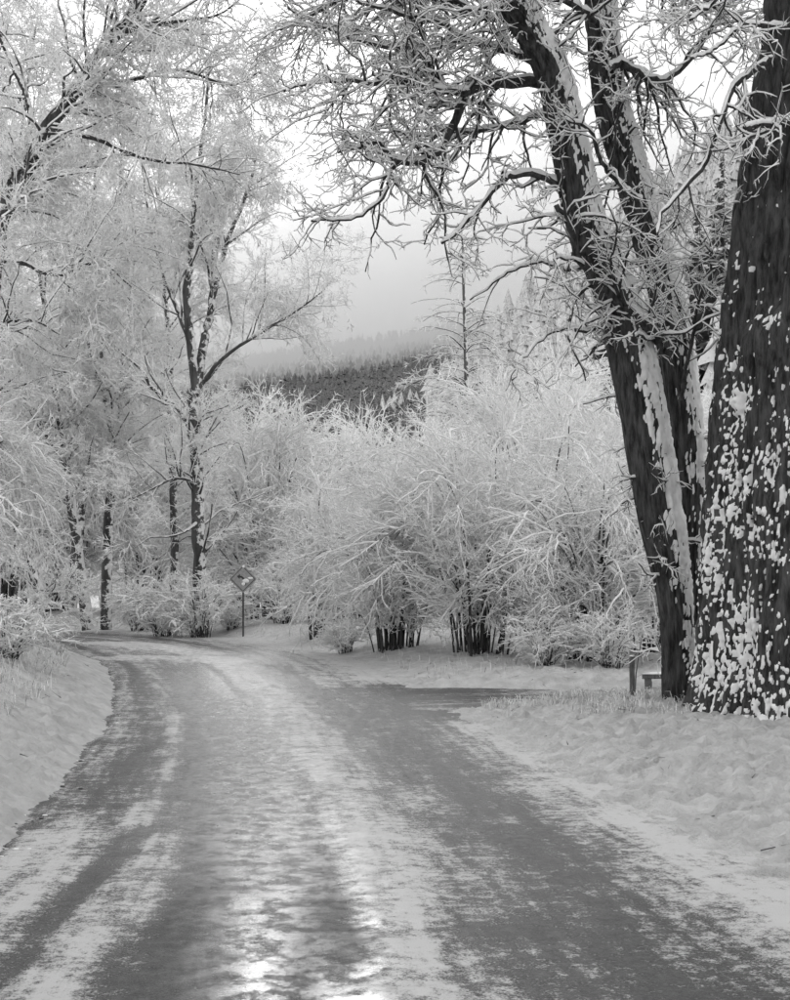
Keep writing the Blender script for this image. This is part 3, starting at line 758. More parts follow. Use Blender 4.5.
# --- slender conifer in the middle
D = 43.0; loc = at(468, D); mpx = D / F; rg = np.random.default_rng(71)
t = thing('slender_conifer', 'slender bare conifer with drooping snowy boughs rising behind the shrubs', 'tree', loc)
tr = catmull(np.hstack([rel([(470, 660), (470, 470), (467, 400), (465, 330), (463, 270), (462, 232)], D, loc), np.array([[4.5], [3.0], [2.5], [1.9], [1.2], [0.4]]) * mpx]), 60)
obj('trunk', mesh('trunk', [tubes(tr[None, :, :3], tr[None, :, 3], 8) + (0,)], [M_FARBARK]), t)
A, L_ = [], []
zt = tr[:, 2]
for k in range(105):
    s = rg.uniform(0.30, 0.985) if k > 30 else rg.uniform(0.35, 0.7)
    p = np.array([np.interp(s, np.linspace(0, 1, 60), tr[:, c]) for c in range(3)])
    a = rg.uniform(0, 6.283); ln = (0.35 + 2.9 * (1 - s) ** 0.7) * rg.uniform(0.55, 1.1)
    pts = [p]; d = np.array([math.cos(a), math.sin(a), 0.42]); d = d / np.linalg.norm(d); cur = p
    for q in range(8):
        cur = cur + d * ln / 8; pts.append(cur); d = d + rg.normal(size=3) * 0.06 + np.array([0, 0, -0.13]); d = d / np.linalg.norm(d)
    A.append(np.array(pts)); L_.append(np.linspace(0.026, 0.010, 9) * (0.6 + 0.4 * ln / 2))
A = np.stack(A); L_ = np.stack(L_)
C1, R1 = grow(rg, A, L_, 800, 0.15, (0.25, 0.7), (35, 65), 5, droop=-0.13, jit=0.12, rs=0.7, rmin=0.010, rmax=0.018, flat=0.8)
C2, _ = grow(rg, C1, R1, 3500, 0.1, (0.08, 0.22), (30, 60), 2, rs=1, rmin=0.001, flat=0.4)
obj('crown', mesh('crown', [tubes(A, L_, 4) + (0,), tubes(C1, R1, 3) + (1,), spikes(C2[:, 0], C2[:, 1], rg.uniform(0.007, 0.012, len(C2))) + (1,)], [M_LIMB, M_FROST]), t, kind='stuff')

# --- single dark conifers at the foot of the forest
def spruce(label, px, d, base_py, h, seed, m=None):
    rg = np.random.default_rng(seed); p = W(px, base_py, d); top = p[2] + h
    p[2] = max(float(hill_z(p[0], p[1])), float(shoulder_z(p[0], p[1])), -0.5); h = top - p[2]; t = thing('spruce', label, 'tree', tuple(p), 'dark spruces at the foot of the forest')
    tp = np.array([[0, 0, -6], [0, 0, h * 0.5], [0, 0, h]]); tr = np.hstack([tp, [[0.25], [0.15], [0.02]]])
    obj('trunk', mesh('trunk', [tubes(tr[None, :, :3], tr[None, :, 3], 6) + (0,)], [M_FARBARK]), t)
    tri_v, tri_f = [], []
    n = 420
    z = h * (0.05 + 0.95 * rg.random(n) ** 0.9); a = rg.uniform(0, 6.283, n); ln = (h - z) * 0.24 * rg.uniform(0.6, 1.15, n) + 0.2
    A = np.stack([0 * z, 0 * z, z], 1); B = A + np.stack([np.cos(a) * ln, np.sin(a) * ln, -0.25 * ln + 0.1 * rg.normal(size=n)], 1)
    C = A * 0.35 + B * 0.65; wv = np.stack([-np.sin(a), np.cos(a), 0 * a], 1) * (ln * 0.22)[:, None]
    v = np.stack([A, C + wv, B, C - wv + np.array([0, 0, -0.15])], 1).reshape(-1, 3)
    f = np.arange(n)[:, None] * 4 + np.array([[0, 1, 2, 3]])
    obj('crown', mesh('crown', [(v, f, 0)], [m or M_CONIFER], smooth=False), t, kind='stuff')
for i, (px, by, top, lab) in enumerate([(357, 440, 407, 'tallest dark spruce at the foot of the misty forest'), (368, 442, 420, 'dark spruce just right of the tallest one at the forest foot'),
                                        (345, 438, 424, 'small dark spruce just left of the tallest one at the forest foot'), (383, 436, 412, 'dark spruce at the right end of the row at the forest foot')]):
    d = 205; spruce(lab, px, d, by + 12, (by + 12 - top) / F * d, 80 + i)
for i, (px, by, top, d, lab) in enumerate([(622, 420, 236, 118, 'snowy spruce tip showing between the two leaning stems'), (724, 420, 150, 122, 'snowy spruce tip showing just left of the big trunk'), (700, 420, 196, 126, 'snowy spruce between the leaning stem and the big trunk')]):
    spruce(lab, px, d, by, (by - top) / F * d, 90 + i, M_CONIFERN)

# ------------------------------------------------------------------ the big trunk at the right edge
D = 16.6; mpx = D / F
prof = np.array([  # row, left edge px, radius m
    (760, 668, 1.34), (735, 684, 1.25), (700, 692, 1.17), (650, 695, 1.13), (600, 697, 1.11), (500, 703, 1.09), (400, 711, 1.07), (300, 721, 1.05), (200, 735, 1.02), (100, 750, 0.99), (0, 766, 0.95), (-150, 790, 0.88), (-400, 830, 0.78)])
pz = CH - (prof[:, 0] - HZ) * mpx; pxc = (prof[:, 1] - CX) * mpx + prof[:, 2]
o_ = np.argsort(pz); pz, pxc, prd = pz[o_], pxc[o_], prof[o_, 2]
tx0 = float(np.interp(0.2, pz, pxc))
bt = thing('big_tree', 'huge dark fissured trunk plastered with snow clumps at the right edge', 'tree', (tx0, D, 0))

def trunk_surface(th, z):
    """bark surface of the big trunk: centre, radius with plates and fissures"""
    cx = np.interp(z, pz, pxc) - tx0; r = np.interp(z, pz, prd)
    arc = th * 1.1
    wx = 0.10 * fbm(arc * 1.5, z * 0.8, 3.0, 3, 301)
    # wrap-around noise: use the cylinder position
    X, Y = np.cos(th) * 1.1, np.sin(th) * 1.1
    f1 = 1 - np.abs(noise(X * 8.0 + wx * 7, Y * 8.0, z * 0.95 + wx, 302)) * 2.2
    f2 = 1 - np.abs(noise(X * 13, Y * 13 + wx * 9, z * 2.0, 303)) * 2.0
    lob = 0.05 * fbm(X * 1.6, Y * 1.6, z * 0.25, 2, 304) + 0.34 * np.maximum(0, noise(X * 2.6, Y * 2.6, z * 0.1, 305)) * sstep(1.1, -0.2, z)
    bur = 0.13 * np.exp(-(((z - (CH - (352 - HZ) * mpx)) / 0.28) ** 2)) * np.exp(-((((th - 4.05 + np.pi) % (2 * np.pi)) - np.pi) / 0.28) ** 2)
    return cx, r + lob + bur - 0.10 * np.clip(f1, 0, 1) ** 2 - 0.05 * np.clip(f2, 0, 1) ** 2 + 0.012 * fbm(X * 20, Y * 20, z * 8, 2, 306), f1

def wrap(nth, zs):
    th, Z = np.meshgrid(np.linspace(0, 2 * np.pi, nth, endpoint=False), zs)
    cx, r, f1 = trunk_surface(th, Z)
    i = np.arange(len(zs) - 1)[:, None] * nth; a = np.arange(nth)[None]; b = (a + 1) % nth
    q = np.stack([i + a, i + b, i + nth + b, i + nth + a], -1).reshape(-1, 4)
    return th, Z, cx, r, f1, q
zs = np.concatenate([np.arange(-0.3, 8.8, 0.034), np.arange(8.8, 13.6, 0.1)])
th, Z, cx, r, f1, q = wrap(210, zs)
tv = np.stack([cx + r * np.cos(th), r * np.sin(th), Z], -1).reshape(-1, 3)
obj('trunk', mesh('trunk', [(tv, q, 0)], [M_BARK]), bt)
zs = np.arange(-0.1, 9.0, 0.0175)
th, Z, cx, r, f1, q = wrap(420, zs)
X, Y = np.cos(th) * 1.1, np.sin(th) * 1.1
lowz = sstep(5.6, 0.5, Z)
lfl = np.exp(-((((th - 3.75 + np.pi) % (2 * np.pi)) - np.pi) / 0.55) ** 2)
m = 0.35 * noise(X * 11, Y * 11, Z * 4.5, 311) + 0.65 * noise(X * 20, Y * 20, Z * 7, 312) + 1.1 * noise(X * 36, Y * 36, Z * 16, 314) + 0.70 * fbm(X * 1.6, Y * 1.6, Z * 0.9, 2, 313) + 0.40 * np.clip(f1, -1, 1)
m = m - 0.90 + 0.26 * lowz + 0.26 * lfl * sstep(7.5, 3.0, Z) - 0.30 * sstep(5.2, 6.2, Z)
for zc, tc_, sz, st_ in ((CH - (334 - HZ) * mpx, 4.05, 0.11, 0.28), (CH - (410 - HZ) * mpx, 3.75, 0.16, 0.14), (CH - (650 - HZ) * mpx, 4.05, 0.4, 0.16), (CH - (700 - HZ) * mpx, 4.35, 0.45, 0.14)):
    m = m + (0.6 if sz < 0.3 else 0.28) * np.exp(-((Z - zc) / sz) ** 2 - ((((th - tc_ + np.pi) % (2 * np.pi)) - np.pi) / st_) ** 2)
rs_ = r + 0.038 * np.sqrt(np.clip(m, 0, 0.5)) + 0.016 * np.clip(m, -1, 1)
tv = np.stack([cx + rs_ * np.cos(th), rs_ * np.sin(th), Z - 0.02 * np.clip(m, 0, 1)], -1).reshape(-1, 3)
keep = (m.reshape(-1)[q] > -0.05).any(1)
used = np.unique(q[keep]); remap = np.zeros(len(tv), int); remap[used] = np.arange(len(used))
obj('snow_clumps', mesh('snow_clumps', [(tv[used], remap[q[keep]], 0)], [M_TSNOW]), bt, kind='stuff')

def limb_group(parent, loc, limbs, seed, levels, twig_name='twigs', d0=16.6):
    """thick limbs as parts of their own, then twigs and lying snow"""
    rg = np.random.default_rng(seed); PP, RR = [], []
    for pts, w, dd in limbs:
        n = len(pts); dds = np.linspace(0, dd, n) if np.isscalar(dd) else np.array(dd)
        P = np.array([W(p[0], p[1], d0 + dds[i]) for i, p in enumerate(pts)]) - np.array(loc)
        Q = catmull(np.hstack([P, (np.linspace(w[0], w[1], n) * d0 / F)[:, None]]), 26)
        Q[1:-1, :3] += rg.normal(size=(24, 3)) * 0.012
        PP.append(Q[:, :3]); RR.append(np.maximum(Q[:, 3], 0.006))
        l = obj('limb', mesh('limb', [tubes(Q[None, :, :3], RR[-1][None], 10) + (0,)], [M_BARK]), parent)
        T, U, V = frames(Q[None, :, :3])
        v, f = snow_cap(Q[None, :, :3], RR[-1][None] * 1.0, 8, rg, 0.88, 0.012)
        obj('lying_snow', mesh('lying_snow', [(v, f, 0)], [M_TSNOW]), l)
    return rg, np.stack(PP), np.stack(RR)

def twig_set(parent, rg, P, Rr, n1, n2, n3, scale=1.0, droop=-0.05):
    parts = []
    C1, R1 = grow(rg, P, Rr, n1, 0.12, (0.6 * scale, 2.1 * scale), (30, 70), 11, droop=droop, jit=0.23, rs=0.55, rmin=0.010, rmax=0.028, lt=0.35)
    C2, R2 = grow(rg, C1, R1, n2, 0.1, (0.25 * scale, 0.8 * scale), (30, 75), 6, droop=droop, jit=0.32, rs=0.7, rmin=0.0065, rmax=0.013, lt=0.35)
    C3, R3 = grow(rg, C2, R2, n3, 0.1, (0.06, 0.26), (35, 75), 3, droop=droop * 0.5, jit=0.28, rs=0.8, rmin=0.004, rmax=0.007, lt=0.2)
    for C, Rx, S, S2 in ((C1, R1, 5, 4), (C2, R2, 3, 4), (C3, R3, 3, 3)):
        parts.append(tubes(C, Rx, S) + (0,))
        parts.append(snow_cap(C, Rx, S2, rg, 1.1, 0.0055) + (1,))
    return obj('twigs', mesh('twigs', parts, [M_BARKS, M_TSNOW]), parent, kind='stuff')

# boughs of the big tree
rg, P, Rr = limb_group(bt, (tx0, D, 0), [
    ([(772, 60), (756, 68), (733, 87), (722, 118), (703, 167), (668, 205), (657, 235)], (4.2, 1.4), -1.0),
    ([(800, 120), (770, 124), (744, 127)], (4.5, 2.0), [-1.0, -1.15, -1.25]),
    ([(790, 30), (745, 25), (714, 50), (690, 58)], (3, 1), -0.8),
    ([(800, -60), (750, -40), (715, 0), (690, 20)], (4, 1.2), -1.2)], 401, None, d0=16.2)
twig_set(bt, rg, P, Rr, 26, 120, 420, 0.8)

# ------------------------------------------------------------------ the leaning double tree beside it
D2 = 18.2; mp2 = D2 / F
bx, by_, bz = at(684, D2, 0.1)
lt_ = thing('double_tree', 'dark double stemmed tree leaning left, snow along the upper side, beside the big trunk', 'tree', (bx, by_, bz))
stA = ([(682, 735), (679, 690), (675, 607), (661, 520), (640, 400), (617, 300), (586, 228), (566, 130), (549, 66), (520, 14), (485, -40), (440, -110)], [19, 16, 16, 21, 22, 21, 18, 16.5, 15, 14, 11, 7], [0, 0, 0, 0, 0, 0, -.2, -.4, -.6, -.8, -1, -1.4])
stB = ([(690, 700), (694, 600), (692, 500), (682, 400), (668, 300), (653, 247), (630, 171), (612, 110), (604, 60), (600, 0), (597, -90), (590, -180)], [14, 15, 16, 17, 17, 18, 17, 16, 15.5, 15, 13, 9], [0.5, .6, .7, .7, .7, .7, .6, .5, .4, .3, .2, 0])
SP_, SR_ = [], []
for pts, w, dd in (stA, stB):
    P = np.array([W(p[0], p[1], D2 + dd[i]) for i, p in enumerate(pts)]) - np.array([bx, by_, bz])
    Q = catmull(np.hstack([P, np.array(w)[:, None] * mp2]), 400)
    SP_.append(Q[::15][:26, :3]); SR_.append(Q[::15][:26, 3])
    T, U, V = frames(Q[None, :, :3]); nth = 72
    a = np.arange(nth) / nth * 2 * np.pi
    Nn = np.cos(a)[None, :, None] * U[0][:, None] + np.sin(a)[None, :, None] * V[0][:, None]
    s_ = np.linspace(0, 12, 400)[:, None]
    f1 = 1 - np.abs(noise(Nn[..., 0] * 4.2, Nn[..., 1] * 4.2 + 0.3 * np.sin(s_ * 2), s_ * 1.2 + 7 * (pts is stB[0]), 321)) * 2.2
    rad = Q[:, 3:4] * (1 + 0.08 * fbm(Nn[..., 0], Nn[..., 1], s_ * 0.6, 2, 322)) - 0.05 * np.clip(f1, 0, 1) ** 2 + 0.018
    i = np.arange(399)[:, None] * nth; aa = np.arange(nth)[None]; bb = (aa + 1) % nth
    q = np.stack([i + aa, i + bb, i + nth + bb, i + nth + aa], -1).reshape(-1, 4)
    V3 = Q[:, None, :3] + rad[..., None] * Nn
    tk = obj('trunk', mesh('trunk', [(V3.reshape(-1, 3), q, 0)], [M_BARK]), lt_)
    m = 1.5 * (Nn @ norm(np.array([0.62, -0.18, 0.62]))) + 0.7 * noise(Nn[..., 0] * 4, Nn[..., 1] * 4, s_ * 3.0, 331) + 1.0 * noise(Nn[..., 0] * 9, Nn[..., 1] * 9, s_ * 9, 332) + 0.8 * noise(Nn[..., 0] * 16, Nn[..., 1] * 16, s_ * 22, 333) + 0.55 * np.clip(f1, -1, 1) - 1.0 - 0.35 * sstep(2.6, 1.0, Q[:, 2:3])
    rs_ = rad + 0.035 * np.sqrt(np.clip(m, 0, 1)) + 0.012 * np.clip(m, -1, 1)
    keep = (m.reshape(-1)[q] > -0.05).any(1); V4 = (Q[:, None, :3] + rs_[..., None] * Nn).reshape(-1, 3)
    used = np.unique(q[keep]); remap = np.zeros(len(V4), int); remap[used] = np.arange(len(used))
    obj('clinging_snow', mesh('clinging_snow', [(V4[used], remap[q[keep]], 0)], [M_TSNOW]), tk, kind='stuff')

L2 = [
    ([(566, 84), (520, 82), (485, 84), (466, 95), (455, 121), (440, 148), (421, 163), (390, 158), (379, 144), (360, 146), (338, 152)], (6.0, 1.6), -1.2),
    ([(470, 92), (432, 89), (402, 82), (352, 80), (315, 82), (284, 91)], (4.0, 1.2), [-.6, -.8, -1, -1.3, -1.5, -1.8]),
    ([(450, 92), (436, 82), (417, 53), (364, 42), (318, 23), (288, 8)], (3.6, 1.2), [-.6, -.6, -.5, -.3, -.1, .2]),
    ([(592, 205), (565, 190), (546, 178), (516, 173), (497, 186), (474, 213), (455, 235), (442, 243)], (4.4, 1.4), -1.4),
    ([(395, 160), (390, 175), (383, 197), (352, 218), (311, 221)], (2.6, 1.0), [-1, -1.1, -1.2, -1.3, -1.4]),
    ([(560, 110), (531, 118), (478, 131), (440, 135), (402, 133), (387, 121)], (3.4, 1.2), 0.8),
    ([(610, 70), (621, 63), (646, 76), (668, 79), (695, 53), (714, 23), (737, -5)], (4.0, 2.0), 0.5),
    ([(664, 352), (655, 335), (620, 303), (596, 282), (578, 255), (569, 222), (556, 205)], (6.0, 2.6), -0.9),
    ([(550, 70), (510, 52), (470, 40), (430, 20), (380, 8), (330, -10)], (4.4, 1.2), -0.8),
    ([(520, 20), (480, 15), (440, 0), (400, -15), (350, -40)], (4.4, 1.4), 0.6),
    ([(604, 30), (580, 8), (545, -5), (500, 5), (460, 12)], (4, 1.2), -1.4),
    ([(640, 200), (620, 185), (600, 160), (590, 130), (560, 120)], (3, 1.2), -1.0),
    ([(622, 320), (590, 330), (560, 330), (530, 350), (512, 380)], (2.4, 0.8), -1.0),
    ([(600, 260), (570, 270), (540, 262), (505, 275), (470, 300)], (2.6, 0.8), 0.8),
    ([(680, 400), (690, 350), (700, 300), (712, 260), (700, 240)], (2.2, 0.8), -0.8),
    ([(600, -10), (640, -30), (680, -20), (720, 10)], (4, 1.4), -0.6),
    ([(480, -45), (420, -30), (370, -10), (320, 10), (280, 30)], (4.4, 1.2), 0.4)]
rg, P, Rr = limb_group(lt_, (bx, by_, bz), L2, 402, None, d0=D2)
low = [3, 4, 12, 13]; upp = [k for k in range(len(L2)) if k not in low]
twig_set(lt_, rg, P[upp], Rr[upp], 300, 1700, 6600, 1.0)
twig_set(lt_, rg, P[low], Rr[low], 34, 120, 360, 0.75)
# short shoots straight on the two trunks
P2 = np.stack(SP_); R2_ = np.stack(SR_)
twig_set(lt_, np.random.default_rng(9), P2, R2_ * 0.22, 90, 420, 1300, 0.62, droop=-0.1)

def high_crown(parent, pts, seed, n):
    rg = np.random.default_rng(seed)
    P = np.array([catmull(np.array(p, float), 12) for p in pts]); Rr = np.linspace(0.16, 0.03, 12)[None] * np.ones((len(pts), 1))
    C1, R1 = grow(rg, P, Rr, 90, 0.2, (1.5, 4.0), (30, 70), 8, droop=-0.03, jit=0.18, rs=0.5, rmin=0.012, rmax=0.05)
    C2, R2 = grow(rg, C1, R1, 900, 0.1, (0.6, 1.8), (30, 65), 6, droop=-0.05, jit=0.2, rs=0.6, rmin=0.009, rmax=0.02)
    C3, R3 = grow(rg, C2, R2, 2600, 0.1, (0.3, 0.9), (30, 65), 3, droop=-0.05, jit=0.2, rs=0.7, rmin=0.007, rmax=0.012)
    C4, _ = grow(rg, C3, R3, n, 0.1, (0.12, 0.35), (30, 65), 2, rs=1, rmin=0.001)
    obj('crown', mesh('crown', [tubes(P, Rr, 8) + (0,), tubes(C1, R1, 5) + (0,), tubes(C2, R2, 4) + (1,), tubes(C3, R3, 3) + (1,), spikes(C4[:, 0], C4[:, 1], rg.uniform(0.010, 0.018, n)) + (1,)], [M_LIMB, M_FROST]), parent, kind='stuff')
tp = [np.interp(12.6, pz, pxc) - tx0, 0, 12.6]
high_crown(bt, [[tp, [tp[0] + dx * 0.4, dy * 0.4, 14.5], [tp[0] + dx, dy, 15.5 + dz]] for dx, dy, dz in ((-6, -4, 1), (-3, -8, 2), (4, -6, 2), (6, 2, 3), (-5, 3, 4), (0, 6, 4), (-1, -3, 6), (-8, -8, 2))], 601, 9000)
tA = SP_[0][-1]
high_crown(lt_, [[tA, tA + np.array([dx * .4, dy * .4, 1.6]), tA + np.array([dx, dy, 2.6 + dz])] for dx, dy, dz in ((-6, -6, 1), (-4, -1, 2), (-2, -8, 2), (-7, 2, 2), (0, 3, 4), (1, -5, 3))], 602, 9000)

# ------------------------------------------------------------------ road sign
def box(cx, cy, cz, sx, sy, sz):
    v = np.array([[x, y, z] for x in (-1, 1) for y in (-1, 1) for z in (-1, 1)], float) * np.array([sx, sy, sz]) / 2 + np.array([cx, cy, cz])
    return v, np.array([[0, 1, 3, 2], [4, 6, 7, 5], [0, 4, 5, 1], [2, 3, 7, 6], [0, 2, 6, 4], [1, 5, 7, 3]])
D = 45.0; p = at(243, D, 0.0)
sg = thing('road_sign', 'grey diamond warning sign on a thin post, snow stuck to its face', 'sign', p, rz=R(-6))
zc = CH - (579 - HZ) / F * D - p[2]
obj('post', mesh('post', [box(0, 0.03, zc / 2 - 0.2, 0.055, 0.04, zc + 0.3) + (0,)], [M_STEEL], smooth=False), sg)
def diamond(h, t, y, cut=0.03):
    a = [(0, -h), (h, 0), (0, h), (-h, 0)]; pts = []
    for i in range(4):
        q0, q1, q2 = np.array(a[i - 1]), np.array(a[i]), np.array(a[(i + 1) % 4])
        pts += [q1 + (q0 - q1) * cut * 2, q1 + (q2 - q1) * cut * 2]
    pts = np.array(pts); n = len(pts)
    v = np.vstack([np.column_stack([pts[:, 0], np.full(n, y), pts[:, 1]]), np.column_stack([pts[:, 0], np.full(n, y + t), pts[:, 1]])])
    i = np.arange(n); j = (i + 1) % n
    sides = np.stack([i, i + n, j + n, j], 1); return v, sides, n
def plate(name, h, t, y, m, parent, zoff):
    v, s, n = diamond(h, t, y); me = bpy.data.meshes.new(name)
    me.from_pydata([tuple(a + np.array([0, 0, zoff])) for a in v], [], [list(range(n)), list(range(2 * n - 1, n - 1, -1))] + [list(map(int, a)) for a in s])
    me.materials.append(m); me.update(); o = obj(name, me, parent); return o
pl = plate('sign_plate', 0.47, 0.006, -0.012, M_SIGN, sg, zc)
# black border line and a bent arrow, raised like cut sheeting
bv, bf = [], []
h0, h1 = 0.415, 0.385
o4 = np.array([(0, -1), (1, 0), (0, 1), (-1, 0)], float)
v = np.vstack([np.column_stack([o4[:, 0] * h0, np.full(4, -0.0155), o4[:, 1] * h0 + zc]), np.column_stack([o4[:, 0] * h1, np.full(4, -0.0155), o4[:, 1] * h1 + zc])])
i = np.arange(4); j = (i + 1) % 4
obj('border_line', mesh('border_line', [(v, np.stack([i, j, j + 4, i + 4], 1), 0)], [M_BLACK], smooth=False), pl)
ar = catmull(np.array([(0.07, -0.20), (0.06, -0.06), (-0.02, 0.05), (-0.10, 0.08)]), 12); dn = np.gradient(ar, axis=0); dn = np.column_stack([-dn[:, 1], dn[:, 0]]); dn /= np.linalg.norm(dn, axis=1)[:, None]
aa, bb = ar + dn * 0.032, ar - dn * 0.032
v = np.vstack([np.column_stack([aa[:, 0], np.full(12, -0.0155), aa[:, 1] + zc]), np.column_stack([bb[:, 0], np.full(12, -0.0155), bb[:, 1] + zc])]); k = np.arange(11)
hd = np.array([(-0.09, 0.16), (-0.20, 0.09), (-0.11, 0.0)]); hv = np.column_stack([hd[:, 0], np.full(3, -0.0155), hd[:, 1] + zc])
obj('curve_arrow', mesh('curve_arrow', [(v, np.stack([k, k + 1, k + 13, k + 12], 1), 0), (hv, np.array([[0, 1, 2]]), 0)], [M_BLACK], smooth=False), pl)
def blob(c, s, seed, n=14):
    th, ph = np.meshgrid(np.linspace(0, 2 * np.pi, n, endpoint=False), np.linspace(0, np.pi, 8))
    d = np.stack([np.sin(ph) * np.cos(th), np.sin(ph) * np.sin(th), np.cos(ph)], -1)
    r = 1 + 0.35 * fbm(d[..., 0] * 1.7, d[..., 1] * 1.7, d[..., 2] * 1.7 + seed, 3, seed)
    v = (d * r[..., None] * np.array(s) + np.array(c)).reshape(-1, 3)
    i = np.arange(7)[:, None] * n; a = np.arange(n)[None]; b = (a + 1) % n
    return v, np.stack([i + a, i + n + a, i + n + b, i + b], -1).reshape(-1, 4)
for c_, s_, k_ in (((0.10, -0.02, zc - 0.06), (0.11, 0.02, 0.07), 3), ((0.25, -0.02, zc + 0.03), (0.09, 0.018, 0.035), 4), ((0.02, -0.02, zc - 0.16), (0.06, 0.016, 0.05), 5), ((0.02, 0, zc + 0.41), (0.05, 0.03, 0.05), 6)):
    obj('stuck_snow', mesh('stuck_snow', [blob(c_, s_, k_) + (0,)], [M_TSNOW]), pl)

# ------------------------------------------------------------------ marker post, cane and rail by the lane
def slab(name, parent, c, s, m, rough=0.0, seed=0):
    """a slightly worn board with softened edges"""
    import bmesh
    bm = bmesh.new(); bmesh.ops.create_cube(bm, size=1.0)
    bmesh.ops.subdivide_edges(bm, edges=bm.edges[:], cuts=3, use_grid_fill=True)
    rg = np.random.default_rng(seed)
    for v in bm.verts:
        v.co = Vector((v.co.x * s[0] + c[0] + rg.normal() * rough, v.co.y * s[1] + c[1] + rg.normal() * rough, v.co.z * s[2] + c[2] + rg.normal() * rough))
    me = bpy.data.meshes.new(name); bm.to_mesh(me); bm.free(); me.materials.append(m)
    return obj(name, me, parent)
D = 18.7; p = at(632, D, 0.0)
mp_ = thing('marker_post', 'short grey wooden post standing upright in the verge grass', 'post', p)
slab('shaft', mp_, (0, 0, 0.22), (0.06, 0.06, 0.64), M_WOOD, 0.003, 1)
obj('snow_cap', mesh('snow_cap', [blob((0, 0, 0.545), (0.034, 0.034, 0.016), 8) + (0,)], [M_TSNOW]), mp_)
p = at(634.5, 19.0, 0.0)
cn = np.array([[[0, 0, -0.1], [0.02, 0, 0.35], [0.06, 0, 0.62], [0.10, 0, 0.86]]])
cane = obj('cane', mesh('cane', [tubes(cn, np.array([[0.009, 0.009, 0.008, 0.006]]), 6) + (0,)], [M_WOOD]), label='thin bare cane leaning right just behind the short post', category='stick')
cane.location = p
D = 22.9; p = at(660, D, 0.0)
rl = thing('timber_rail', 'low dark timber rail topped with snow, left of the leaning trunk foot', 'rail', p, rz=R(4))
slab('leg', rl, (-0.20, 0, 0.04), (0.09, 0.10, 0.24), M_WOOD, 0.004, 2)
slab('leg', rl, (0.72, 0, 0.04), (0.09, 0.10, 0.24), M_WOOD, 0.004, 3)
slab('beam', rl, (0.26, 0, 0.195), (1.10, 0.13, 0.07), M_WOOD, 0.004, 4)
obj('snow_cap', mesh('snow_cap', [blob((0.26, 0, 0.24), (0.55, 0.065, 0.035), 9, 24) + (0,)], [M_TSNOW]), rl)

# ------------------------------------------------------------------ frosted grass on the verges
def grass(name, label, n, x0, x1, y0, y1, ln, seed, keep, m):
    rg = np.random.default_rng(seed); x = rg.uniform(x0, x1, n); y = rg.uniform(y0, y1, n)
    d, s = road_dist(x, y); dl_ = lane_dist(x, y)
    k = keep(x, y, d, s) & (dl_ > 0.05) & (fbm(x * 1.1, y * 1.1, 0, 2, seed) > rg.uniform(-0.5, 0.35, n)); x, y = x[k], y[k]
    z = height(x, y) - 0.02; L = rg.uniform(ln[0], ln[1], len(x)); a = rg.uniform(0, 6.283, len(x)); tl = rg.uniform(0.2, 1.0, len(x))
    A = np.stack([x, y, z], 1); mid = A + np.stack([np.cos(a) * L * 0.25 * tl, np.sin(a) * L * 0.25 * tl, L * 0.6], 1)
    B = mid + np.stack([np.cos(a) * L * 0.5 * tl, np.sin(a) * L * 0.5 * tl, L * (0.4 - 0.6 * tl)], 1)
    r = rg.uniform(0.003, 0.008, len(x))
    return obj(name, mesh(name, [tubes(np.stack([A, mid, B], 1), np.stack([r, r * 0.9, r * 0.3], 1), 3) + (0,)], [m]), label=label, category='grass', kind='stuff')
grass('lane_grass', 'rough darker grass around the short post and trunk foot', 12000, 1.2, 6.5, 15.0, 19.4, (0.05, 0.20), 502, lambda x, y, d, s: (s > 0) & (d > 0.4) & (fbm(x * 0.8, y * 0.8, 0, 2, 55) + 0.25 * (y - 17.5) > 0.0), M_GRASS)
grass('bank_grass', 'frosted grass and stalks on the left bank', 16000, -9, -2.7, 9, 32, (0.05, 0.26), 503, lambda x, y, d, s: (s < 0) & (d > 0.7), M_GRASS)
grass('far_verge_grass', 'frosted grass along the far roadside under the shrubs', 9000, -14, 6, 24, 56, (0.08, 0.28), 504, lambda x, y, d, s: (s > 0) & (d > 0.5) & (d < 4), M_GRASS)

rg = np.random.default_rng(61); parts = []
for k in range(420):
    i = rg.integers(0, 330); w_ = rg.normal() * 0.03 + 0.01; x_ = EDG[i, 0] * (1 - w_) + EDG[i, 2] * w_; y_ = EDG[i, 1] * (1 - w_) + EDG[i, 3] * w_
    if y_ < 3 or y_ > 34 or fbm(np.array([y_ * 0.6]), np.array([0.0]), 0, 2, 9)[0] < 0.0: continue
    q_ = rg.uniform(0.005, 0.016); v, f = blob((x_, y_, 0.004), (q_ * 1.5, q_, q_ * 0.5), k, 7)
    parts.append((v, f, 0 if rg.random() < 0.65 else 1))
obj('dirt_clods', mesh('dirt_clods', parts, [M_WOOD, M_TSNOW]), label='crumbs of dirt and dirty snow along the left road edge', category='dirt', kind='stuff')

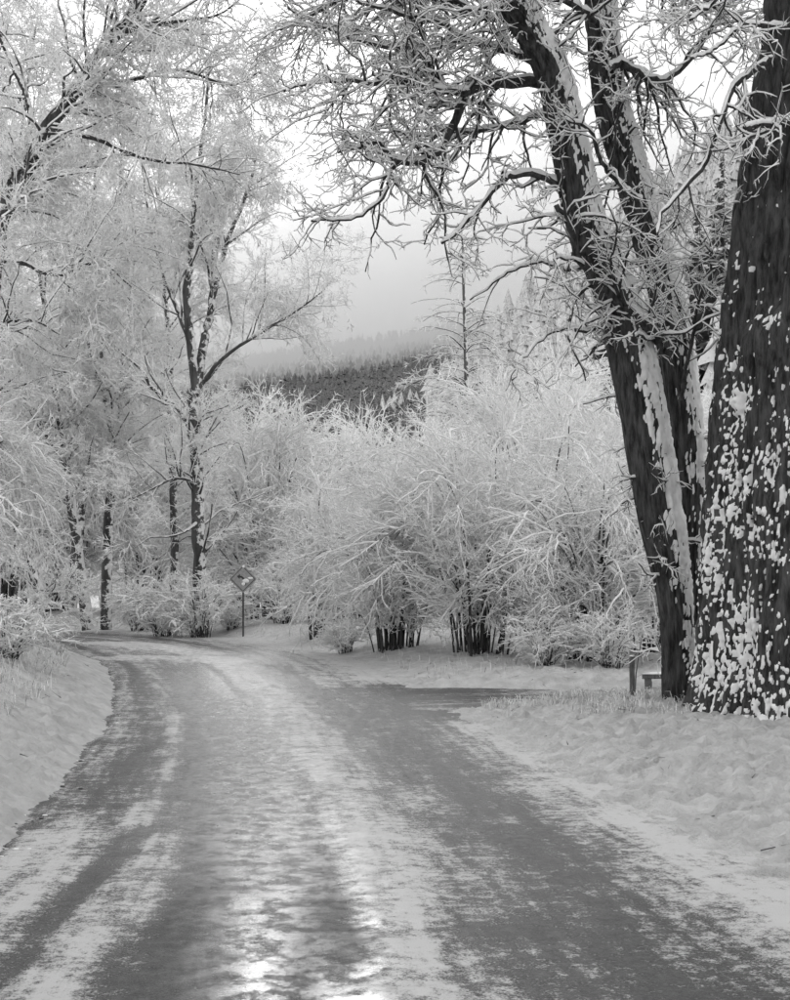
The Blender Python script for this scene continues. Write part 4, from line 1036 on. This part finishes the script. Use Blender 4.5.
rg = np.random.default_rng(88); k_ = 420
x = rg.uniform(-8, 7, k_); y = rg.uniform(8, 28, k_); dr, sd_ = road_dist(x, y); kk = (dr > 0.3) & (lane_dist(x, y) > 0.2); x, y = x[kk], y[kk]
A = np.stack([x, y, height(x, y) + 0.012], 1); a = rg.uniform(0, 6.283, len(x)); L = rg.uniform(0.05, 0.22, len(x))
B = A + np.stack([np.cos(a) * L, np.sin(a) * L, 0 * a], 1); B[:, 2] = height(B[:, 0], B[:, 1]) + rg.uniform(0.01, 0.05, len(x))
obj('fallen_twigs', mesh('fallen_twigs', [spikes(A, B, rg.uniform(0.004, 0.008, len(x))) + (0,)], [M_WOOD]), label='small dark twigs fallen on the snow of both verges', category='twigs', kind='stuff')

# ------------------------------------------------------------------ the low cloud that lies on the hill
m = bpy.data.materials.new('cloud'); m.use_nodes = True
n, l = m.node_tree.nodes, m.node_tree.links
n.clear()
out = n.new('ShaderNodeOutputMaterial'); pv = n.new('ShaderNodeVolumePrincipled')
pv.inputs['Color'].default_value = g(0.80); pv.inputs['Density'].default_value = 0.0042; pv.inputs['Anisotropy'].default_value = 0.2
l.new(pv.outputs[0], out.inputs['Volume'])
th, ph = np.meshgrid(np.linspace(0, 2 * np.pi, 72, endpoint=False), np.linspace(0, np.pi, 37))
dv = np.stack([np.sin(ph) * np.cos(th), np.sin(ph) * np.sin(th), np.cos(ph)], -1)
rr3 = 1 + 0.16 * fbm(dv[..., 0] * 2.1, dv[..., 1] * 2.1, dv[..., 2] * 2.1, 3, 777)
dz3 = np.where(dv[..., 2:3] > 0, 64.0, 128.0)                      # flatter above, hanging lower below
v = (dv * rr3[..., None] * np.concatenate([np.full_like(dz3, 780), np.full_like(dz3, 800), dz3], -1) + np.array([260, 1300, 212])).reshape(-1, 3)
i = np.arange(36)[:, None] * 72; a = np.arange(72)[None]; b = (a + 1) % 72
obj('low_cloud', mesh('low_cloud', [(v, np.stack([i + a, i + 72 + a, i + 72 + b, i + b], -1).reshape(-1, 4), 0)], [m]), kind='stuff', label='low grey cloud lying on the wooded hill and hiding its top', category='cloud')
tot = 0
seen = set()
for o in bpy.data.objects:
    if o.type == 'MESH' and o.data.name not in seen:
        seen.add(o.data.name); tot += sum(1 for _ in ()) + len(o.data.loops) - 2 * len(o.data.polygons)
print('TRIANGLES', tot, flush=True)
